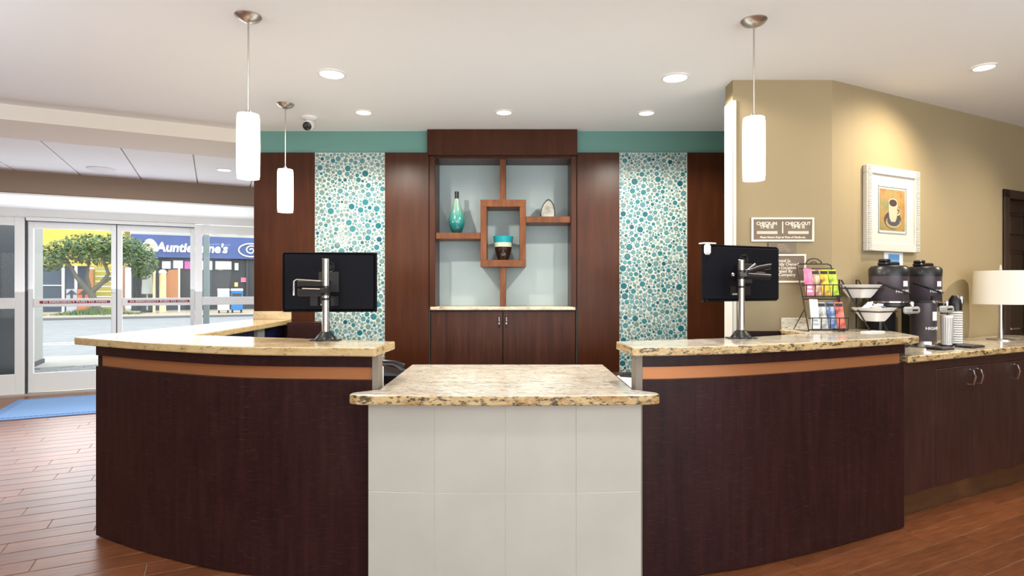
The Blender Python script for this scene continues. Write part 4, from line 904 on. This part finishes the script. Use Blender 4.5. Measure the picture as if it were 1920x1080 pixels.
for (a_, b_, z_, lab, npk, nm) in ((3.71, 2.38, 1.277, 'upper square white bowl on the black rack', 6, 'upper'), (3.71, 2.29, 1.132, 'lower square white bowl on the black rack, heaped with packets', 14, 'lower')):
    x, y = uv(a_, b_); sqbowl((x, y, z_), lab, 1)
    for k in range(npk):
        ang = 2 * math.pi * k / npk; rr = 0.045 if k % 3 else 0.015
        up = 0.058 if nm == 'upper' else 0.072 + 0.016 * (k % 3)
        o = link('sugar_packet', pkb if k % 4 == 1 else pk, None, (x + rr * math.cos(ang), y + rr * math.sin(ang), z_ + up), rot=(random.uniform(-.7, .7), random.uniform(-.7, .7), random.uniform(0, 3)))
        tag(o, ('blue' if k % 4 == 1 else 'white') + ' sugar packet in the ' + nm + ' white bowl', 'sugar packet', ('blue' if k % 4 == 1 else 'white') + ' packets in the ' + nm + ' bowl')
x, y = uv(3.78, 2.10)
tag(MB().box(-0.07, 0.07, -0.035, 0.035, 0, 0.006, 0.002).obj('napkin_pack', m['paper'], loc=(2.20, 3.60, ZB1 + 0.0005), rz=0.5), 'folded white napkin on the bar top in front of the bowl rack', 'napkin')

# ------------------------------------------------------------------ coffee urns
def bend(me, r):
    for v in me.vertices:
        a_ = v.co.x / r; rad = r + 0.0015 + v.co.z
        v.co = Vector((rad * math.sin(a_), -rad * math.cos(a_), v.co.y))
    return me
urn_parts = None
def urn(a_, b_, z_, lab, r, h, lid=True, group='coffee urns on the counter', yaw=0.0):
    x, y = uv(a_, b_); t = thing('coffee_urn', lab, 'coffee urn', (x, y, z_), TH, group)
    MB().lathe([(r * 0.96, 0.0), (r, 0.006), (r, h)], seg=36).obj('body', m['urn'], t, smooth=True)
    MB().lathe([(r * 1.012, 0.001), (r * 1.012, 0.010)], seg=36).obj('lower_ring', m['chrome'], t, smooth=True)
    if lid:
        MB().lathe([(r * 1.015, h - 0.002), (r * 1.015, h + 0.045), (r * 0.90, h + 0.062), (r * 0.60, h + 0.068)], seg=36).obj('lid', m['black'], t, smooth=True)
        hd = MB().box(-0.075, 0.075, -0.032, 0.032, h + 0.066, h + 0.090, 0.008).box(-0.075, -0.015, -0.028, 0.028, h + 0.088, h + 0.108, 0.008).obj('lid_handle', m['black'], t)
        MB().tube([(-r - 0.004, 0.0, h * 0.75), (-r * 0.8, -r * 0.75, h * 0.55), (-0.01, -r - 0.008, h * 0.36), (r * 0.55, -r * 0.86, h * 0.36)], 0.007, 8).obj('bail_handle', m['black'], t, smooth=True)
    me = bend(text_mesh('HIGHER', 0.026, bold=0.0005, depth=0.0004, sx=1.1), r); me.materials.clear(); me.materials.append(m['paper'])
    link('lettering', me, t, (0, 0, h * 0.42), rz=-0.25 + yaw)
    q = MB()
    for (x0, z0, x1, z1) in ((-0.020, h * 0.60, 0.020, h * 0.80),):
        vs = []
        for z in (z0, z1): vs.append([q.bm.verts.new(((r + 0.0015) * math.sin(x0 / r + (x1 - x0) / r * k / 5), -(r + 0.0015) * math.cos(x0 / r + (x1 - x0) / r * k / 5), z)) for k in range(6)])
        for k in range(5): q.bm.faces.new((vs[0][k], vs[0][k + 1], vs[1][k + 1], vs[1][k]))
    q.obj('label', m['paper'], t, rz=-0.10 + yaw)
    return t
def spigot(t, z, out, hgt):
    MB().box(-0.085, 0.075, -out - 0.012, -out + 0.012, z - 0.022, z + 0.022, 0.010).obj('spigot_paddle', m['grey'], t)
    MB().box(-0.015, 0.040, -out - 0.0145, -out - 0.011, z - 0.005, z + 0.005).obj('paddle_slot', m['black'], t)
    MB().cyl((0, -out + 0.01, z), (0, -0.116, z), 0.014, 10).cyl((0, -out + 0.02, z), (0, -out + 0.02, z - 0.032), 0.016, 10).obj('spigot', m['black'], t)
    MB().lathe([(0.012, 0.02), (0.014, 0.045), (0.008, 0.055)], (0, -out, z), 10).obj('vent_knob', m['chrome'], t, smooth=True)
ZS = 1.245
def stand(a_, b_, lab):
    x, y = uv(a_, b_); t = thing('urn_stand', lab, 'urn stand', (x, y, CZ1), TH)
    hgt = ZS - CZ1 - 0.001
    MB().box(-0.08, 0.08, -0.08, 0.11, 0, 0.012, 0.003).obj('base_plate', m['black'], t)
    MB().box(-0.085, 0.085, 0.0, 0.10, 0.012, hgt - 0.03, 0.01).obj('column', m['black'], t)
    MB().lathe([(0.095, hgt - 0.035), (0.112, hgt - 0.02), (0.112, hgt - 0.004)], seg=32).obj('platform', m['black'], t, smooth=True)
stand(3.94, 2.335, 'black stand carrying the left coffee urn')
stand(4.33, 2.335, 'black stand carrying the right coffee urn')
u1 = urn(3.94, 2.335, ZS, 'left tall aubergine coffee urn on its stand, behind the bowls', 0.113, 0.175)
spigot(u1, -0.045, 0.145, 0.2)
u2 = urn(4.33, 2.335, ZS, 'right tall aubergine coffee urn on its stand', 0.107, 0.175)
spigot(u2, -0.045, 0.145, 0.2)
u3 = urn(4.155, 2.24, CZ1 + 0.004, 'lower dark coffee urn standing on the counter between the stands', 0.075, 0.285, False)
MB().lathe([(0.0775, 0.0), (0.0775, 0.035)], seg=32).obj('base_band', m['chrome'], u3, smooth=True)
MB().lathe([(0.078, 0.284), (0.07, 0.30), (0.02, 0.302)], seg=32).tube([(0.0, -0.05, 0.30), (0.0, -0.055, 0.33)], 0.008, 8).obj('pump_lid', m['black'], u3, smooth=True)
def tray(a_, b_, lab, w):
    x, y = uv(a_, b_); t = thing('drip_tray', lab, 'drip tray', (x, y, CZ1), TH)
    MB().box(-w, w, -0.05, 0.05, 0, 0.014, 0.004).obj('pan', m['black'], t)
    g = MB()
    for k in range(8): g.box(-w + 0.012 + k * (2 * w - 0.02) / 8, -w + 0.018 + k * (2 * w - 0.02) / 8, -0.042, 0.042, 0.013, 0.017)
    g.obj('grate', m['nickel'], t)
tray(4.06, 2.09, 'drip tray at the bar end under the left urn spigot', 0.065)
tray(4.38, 2.08, 'drip tray under the right urn spigot', 0.08)
# cups and lids
cup_x = 4.46
x, y = uv(4.32, 2.185)
cs = thing('cup_dispenser', 'white ribbed cup sleeve with black top beside the right urn', 'dispenser', (x, y, CZ1), TH)
MB().lathe([(0.036, 0), (0.036, 0.012)], seg=20).obj('base', m['black'], cs)
MB().lathe([(0.030, 0.012), (0.036, 0.20), (0.034, 0.205)], seg=20).obj('cup_stack', m['ceramic'], cs, smooth=True)
rb = MB()
for k in range(10):
    t_ = math.pi * (1.0 + k / 9); rb.tube([(0.031 * math.cos(t_), 0.031 * math.sin(t_), 0.02), (0.0365 * math.cos(t_), 0.0365 * math.sin(t_), 0.19)], 0.002, 5)
rb.obj('ribs', m['grey'], cs)
x, y = uv(4.46, 2.205)
ld = thing('lid_caddy', 'black caddy post with a chrome cap holding the stacked cup lids', 'caddy', (x, y, CZ1), TH)
MB().box(-0.05, 0.05, -0.05, 0.05, 0, 0.012, 0.003).obj('base', m['black'], ld)
MB().tube([(0.052, 0.02, 0.01), (0.052, 0.02, 0.26)], 0.004, 8).tube([(-0.052, 0.02, 0.01), (-0.052, 0.02, 0.26)], 0.004, 8).obj('guide_rod', m['wire'], ld)
MB().lathe([(0.040, 0.235), (0.040, 0.275), (0.034, 0.31), (0.018, 0.335)], (0, 0, 0), 20).obj('top_cap', m['black'], ld, smooth=True)
MB().lathe([(0.016, 0.0), (0.02, 0.04), (0.012, 0.055)], (0.028, -0.02, 0.275), 14).obj('cap_knob', m['chrome'], ld, smooth=True)
lid0 = MB().lathe([(0.043, 0), (0.044, 0.006), (0.038, 0.012), (0.036, 0.009)], seg=20).obj('cup_cover', m['ceramic'], loc=(x, y, CZ1 + 0.0135), smooth=True)
ORD = ['lowest', 'second from the bottom', 'third from the bottom', 'fourth from the bottom', 'fifth from the bottom', 'sixth from the bottom', 'seventh from the bottom', 'seventh from the top', 'sixth from the top', 'fifth from the top', 'fourth from the top', 'third from the top', 'second from the top', 'topmost']
tag(lid0, 'white plastic cup lid, ' + ORD[0] + ' of the stack beside the right urn', 'cup lid', 'stacked cup lids')
for k in range(1, 14):
    o = lid0.copy(); C.objects.link(o); o.location = (x, y, CZ1 + 0.0135 + k * 0.0155); o['label'] = 'white plastic cup lid, ' + ORD[k] + ' of the stack beside the right urn'
x, y = uv(4.86, 2.42)
tag(MB().prism([(-0.12, -0.012), (0.12, -0.006), (0.13, 0.004), (-0.12, 0.012)], 0.001, 0.012, 0.002).obj('stirrer_tray', m['cherry_lit'], loc=(x, y, CZ1), rz=TH), 'thin brown wooden stick tray on the counter near the table lamp', 'tray')

# ------------------------------------------------------------------ table lamp
ax, dx_ = on_b(1876, 2.27); x, y = uv(ax, 2.27)
tl = thing('table_lamp', 'table lamp with cream drum shade and silver stem on the coffee counter', 'lamp', (x, y, CZ1), TH)
MB().lathe([(0.085, 0), (0.085, 0.008), (0.02, 0.016)], seg=28).obj('base', m['nickel'], tl, smooth=True)
MB().lathe([(0.020, 0.012), (0.014, 0.15), (0.012, 0.40)], seg=16).obj('stem', m['chrome'], tl, smooth=True)
zs0, zs1 = Z(572, 4.13) - CZ1, Z(506, 4.13) - CZ1
MB().lathe([(0.172, zs0), (0.160, zs1), (0.157, zs1), (0.169, zs0)], seg=40, caps=False).obj('shade', m['lampshade'], tl, smooth=True)
MB().tube([(-0.16, 0, zs1 - 0.02), (0, 0, zs1 - 0.02), (0.16, 0, zs1 - 0.02)], 0.003, 6).tube([(0, -0.16, zs1 - 0.02), (0, 0.16, zs1 - 0.02)], 0.003, 6).cyl((0, 0, 0.39), (0, 0, zs1), 0.004, 6).obj('harp', m['nickel'], tl)
MB().lathe([(0.006, 0), (0.010, 0.01), (0.004, 0.045)], (0, 0, zs1), 12).obj('finial', m['offwhite'], tl, smooth=True)

# ------------------------------------------------------------------ picture, card, door on the long wall
def uvrect(p0, p1, b): return A(p0, b), A(p1, b)
pa0, pa1 = uvrect(1622, 1721, BR - 0.02)
dm_ = on_b(1622, BR - 0.02)[1]
pz1, pz0 = Z(308, dm_), Z(470, dm_)
x, y = uv((pa0 + pa1) / 2, BR)
m['framewhite'] = mat('cream white frame', (0.62, 0.60, 0.55), 0.5)
pc = thing('framed_picture', 'white beaded frame with a coffee cup print on the beige wall', 'picture', (x, y, (pz0 + pz1) / 2), TH)
w, h = pa1 - pa0, pz1 - pz0
fw = 0.055
MB().box(-w / 2, w / 2, -0.035, -0.002, h / 2 - fw, h / 2, 0.004).box(-w / 2, w / 2, -0.035, -0.002, -h / 2, -h / 2 + fw, 0.004).box(-w / 2, -w / 2 + fw, -0.035, -0.002, -h / 2 + fw, h / 2 - fw, 0.004).box(w / 2 - fw, w / 2, -0.035, -0.002, -h / 2 + fw, h / 2 - fw, 0.004).obj('frame', m['framewhite'], pc)
bdm = MB()
for k in range(46):
    zz = -h / 2 + 0.012 + k * (h - 0.024) / 45
    for sx in (-1, 1): bdm.box(sx * (w / 2 - 0.028) - 0.02, sx * (w / 2 - 0.028) + 0.02, -0.041, -0.034, zz - 0.0035, zz + 0.0035, 0.0012)
o = bdm.obj('bead', m['framewhite'], pc); o['kind'] = 'stuff'
MB().box(-w / 2 + fw - 0.002, w / 2 - fw + 0.002, -0.020, -0.008, -h / 2 + fw - 0.002, h / 2 - fw + 0.002).obj('mount_board', m['framewhite'], pc)
iw, ih = w * 0.235, h * 0.245
e = 0.018
MB().box(-iw - e, iw + e, -0.025, -0.019, ih + 0.014, ih + 0.020).box(-iw - e, iw + e, -0.025, -0.019, -ih - 0.020, -ih - 0.014).box(-iw - e, -iw - e + 0.006, -0.025, -0.019, -ih - 0.02, ih + 0.02).box(iw + e - 0.006, iw + e, -0.025, -0.019, -ih - 0.02, ih + 0.02).obj('inner_fillet', m['grey'], pc)
pr_ = MB().box(-iw, iw, -0.0225, -0.019, -ih, ih).obj('print', photo_mat('golden print', [(0.19, 0.20, 0.09), (0.36, 0.22, 0.05), (0.30, 0.13, 0.05)], 9), pc)
def ell(cx, cz, rx, rz_, n=24): return [(cx + rx * math.cos(2 * math.pi * k / n), cz + rz_ * math.sin(2 * math.pi * k / n)) for k in range(n)]
MB().prism(ell(0.0, -0.070, 0.098, 0.062), -0.0232, -0.0222, axis='y').obj('drawn_shadow', mat('print dark', (0.035, 0.035, 0.045), 0.6), pr_)
MB().prism(ell(0.006, -0.086, 0.088, 0.042), -0.0238, -0.0230, axis='y').obj('drawn_saucer', mat('print saucer', (0.36, 0.29, 0.15), 0.6), pr_)
MB().prism(ell(0.008, -0.074, 0.074, 0.038), -0.0240, -0.0234, axis='y').obj('drawn_well', mat('print well', (0.05, 0.05, 0.06), 0.6), pr_)
MB().tube([(0.046, -0.024, 0.012), (0.074, -0.024, 0.004), (0.076, -0.024, -0.022), (0.046, -0.024, -0.038)], 0.006, 6).obj('drawn_handle', mat('print handle', (0.46, 0.39, 0.27), 0.6), pr_)
MB().prism([(-0.052, 0.050), (0.052, 0.050), (0.052, -0.005), (0.043, -0.055), (0.026, -0.082), (-0.022, -0.082), (-0.041, -0.055), (-0.051, -0.005)], -0.0246, -0.0238, axis='y').obj('drawn_cup', mat('print cup', (0.50, 0.43, 0.31), 0.6), pr_)
MB().prism(ell(0.0, 0.050, 0.053, 0.031), -0.0250, -0.0244, axis='y').obj('drawn_rim', mat('print rim', (0.58, 0.52, 0.40), 0.6), pr_)
MB().prism(ell(0.0, 0.049, 0.045, 0.025), -0.0254, -0.0248, axis='y').obj('drawn_coffee', mat('print coffee', (0.04, 0.018, 0.014), 0.6), pr_)
ca0, ca1 = uvrect(1657, 1692, BR - 0.003); dcard = on_b(1674, BR)[1]
x, y = uv((ca0 + ca1) / 2, BR)
cdz0, cdz1 = Z(500, dcard), Z(473.5, dcard)
t = thing('notice_card', 'small white card with a blue picture under the framed print', 'card', (x, y, (cdz0 + cdz1) / 2), TH)
hw_, hh_ = (ca1 - ca0) / 2, (cdz1 - cdz0) / 2
MB().box(-hw_, hw_, -0.006, -0.0015, -hh_, hh_).obj('sheet', m['paper'], t)
MB().box(-hw_ * 0.55, hw_ * 0.6, -0.0075, -0.0055, -hh_ * 0.8, hh_ * 0.75).obj('blue_picture', mat('blue print', (0.10, 0.30, 0.62), 0.5), t)
# brown six panel door
door = struct(thing_struct('door_3', uv(a_d0, BR)))
DH, DW = 2.08, 0.92
sl = MB().box(0.035, DW - 0.035, 0.05, 0.085, 0.005, DH).box(0.035, 0.13, 0.042, 0.06, 0.005, DH).box(DW - 0.13, DW - 0.035, 0.042, 0.06, 0.005, DH).box(0.41, 0.51, 0.042, 0.06, 0.005, DH)
for (z0, z1) in ((0.005, 0.20), (0.80, 0.95), (1.30, 1.42), (1.66, 1.76), (1.98, DH)): sl.box(0.13, DW - 0.13, 0.042, 0.06, z0, z1)
sl.obj('door_leaf', m['darkdoor'], door)
for (z0, z1) in ((0.23, 0.77), (0.98, 1.27), (1.45, 1.63), (1.79, 1.95)):
    for (x0, x1) in ((0.155, 0.385), (0.535, 0.765)): MB().box(x0, x1, 0.038, 0.055, z0, z1, 0.010).obj('door_panel', m['darkdoor'], door)
MB().box(-0.055, 0.03, -0.018, 0.06, 0, 2.15, 0.006).box(DW - 0.03, DW + 0.055, -0.018, 0.06, 0, 2.15, 0.006).box(-0.055, DW + 0.055, -0.018, 0.06, DH, 2.15, 0.006).obj('casing', m['darkdoor'], door)
MB().cyl((0.085, 0.045, 1.0), (0.085, 0.0, 1.0), 0.013, 10).tube([(0.085, -0.005, 1.0), (0.20, -0.008, 1.0)], 0.009, 8).lathe([(0.03, 0), (0.03, 0.01)], (0.085, 0.03, 1.0), 8).obj('door_handle', m['nickel'], door, smooth=True)
bpy.context.view_layer.update()
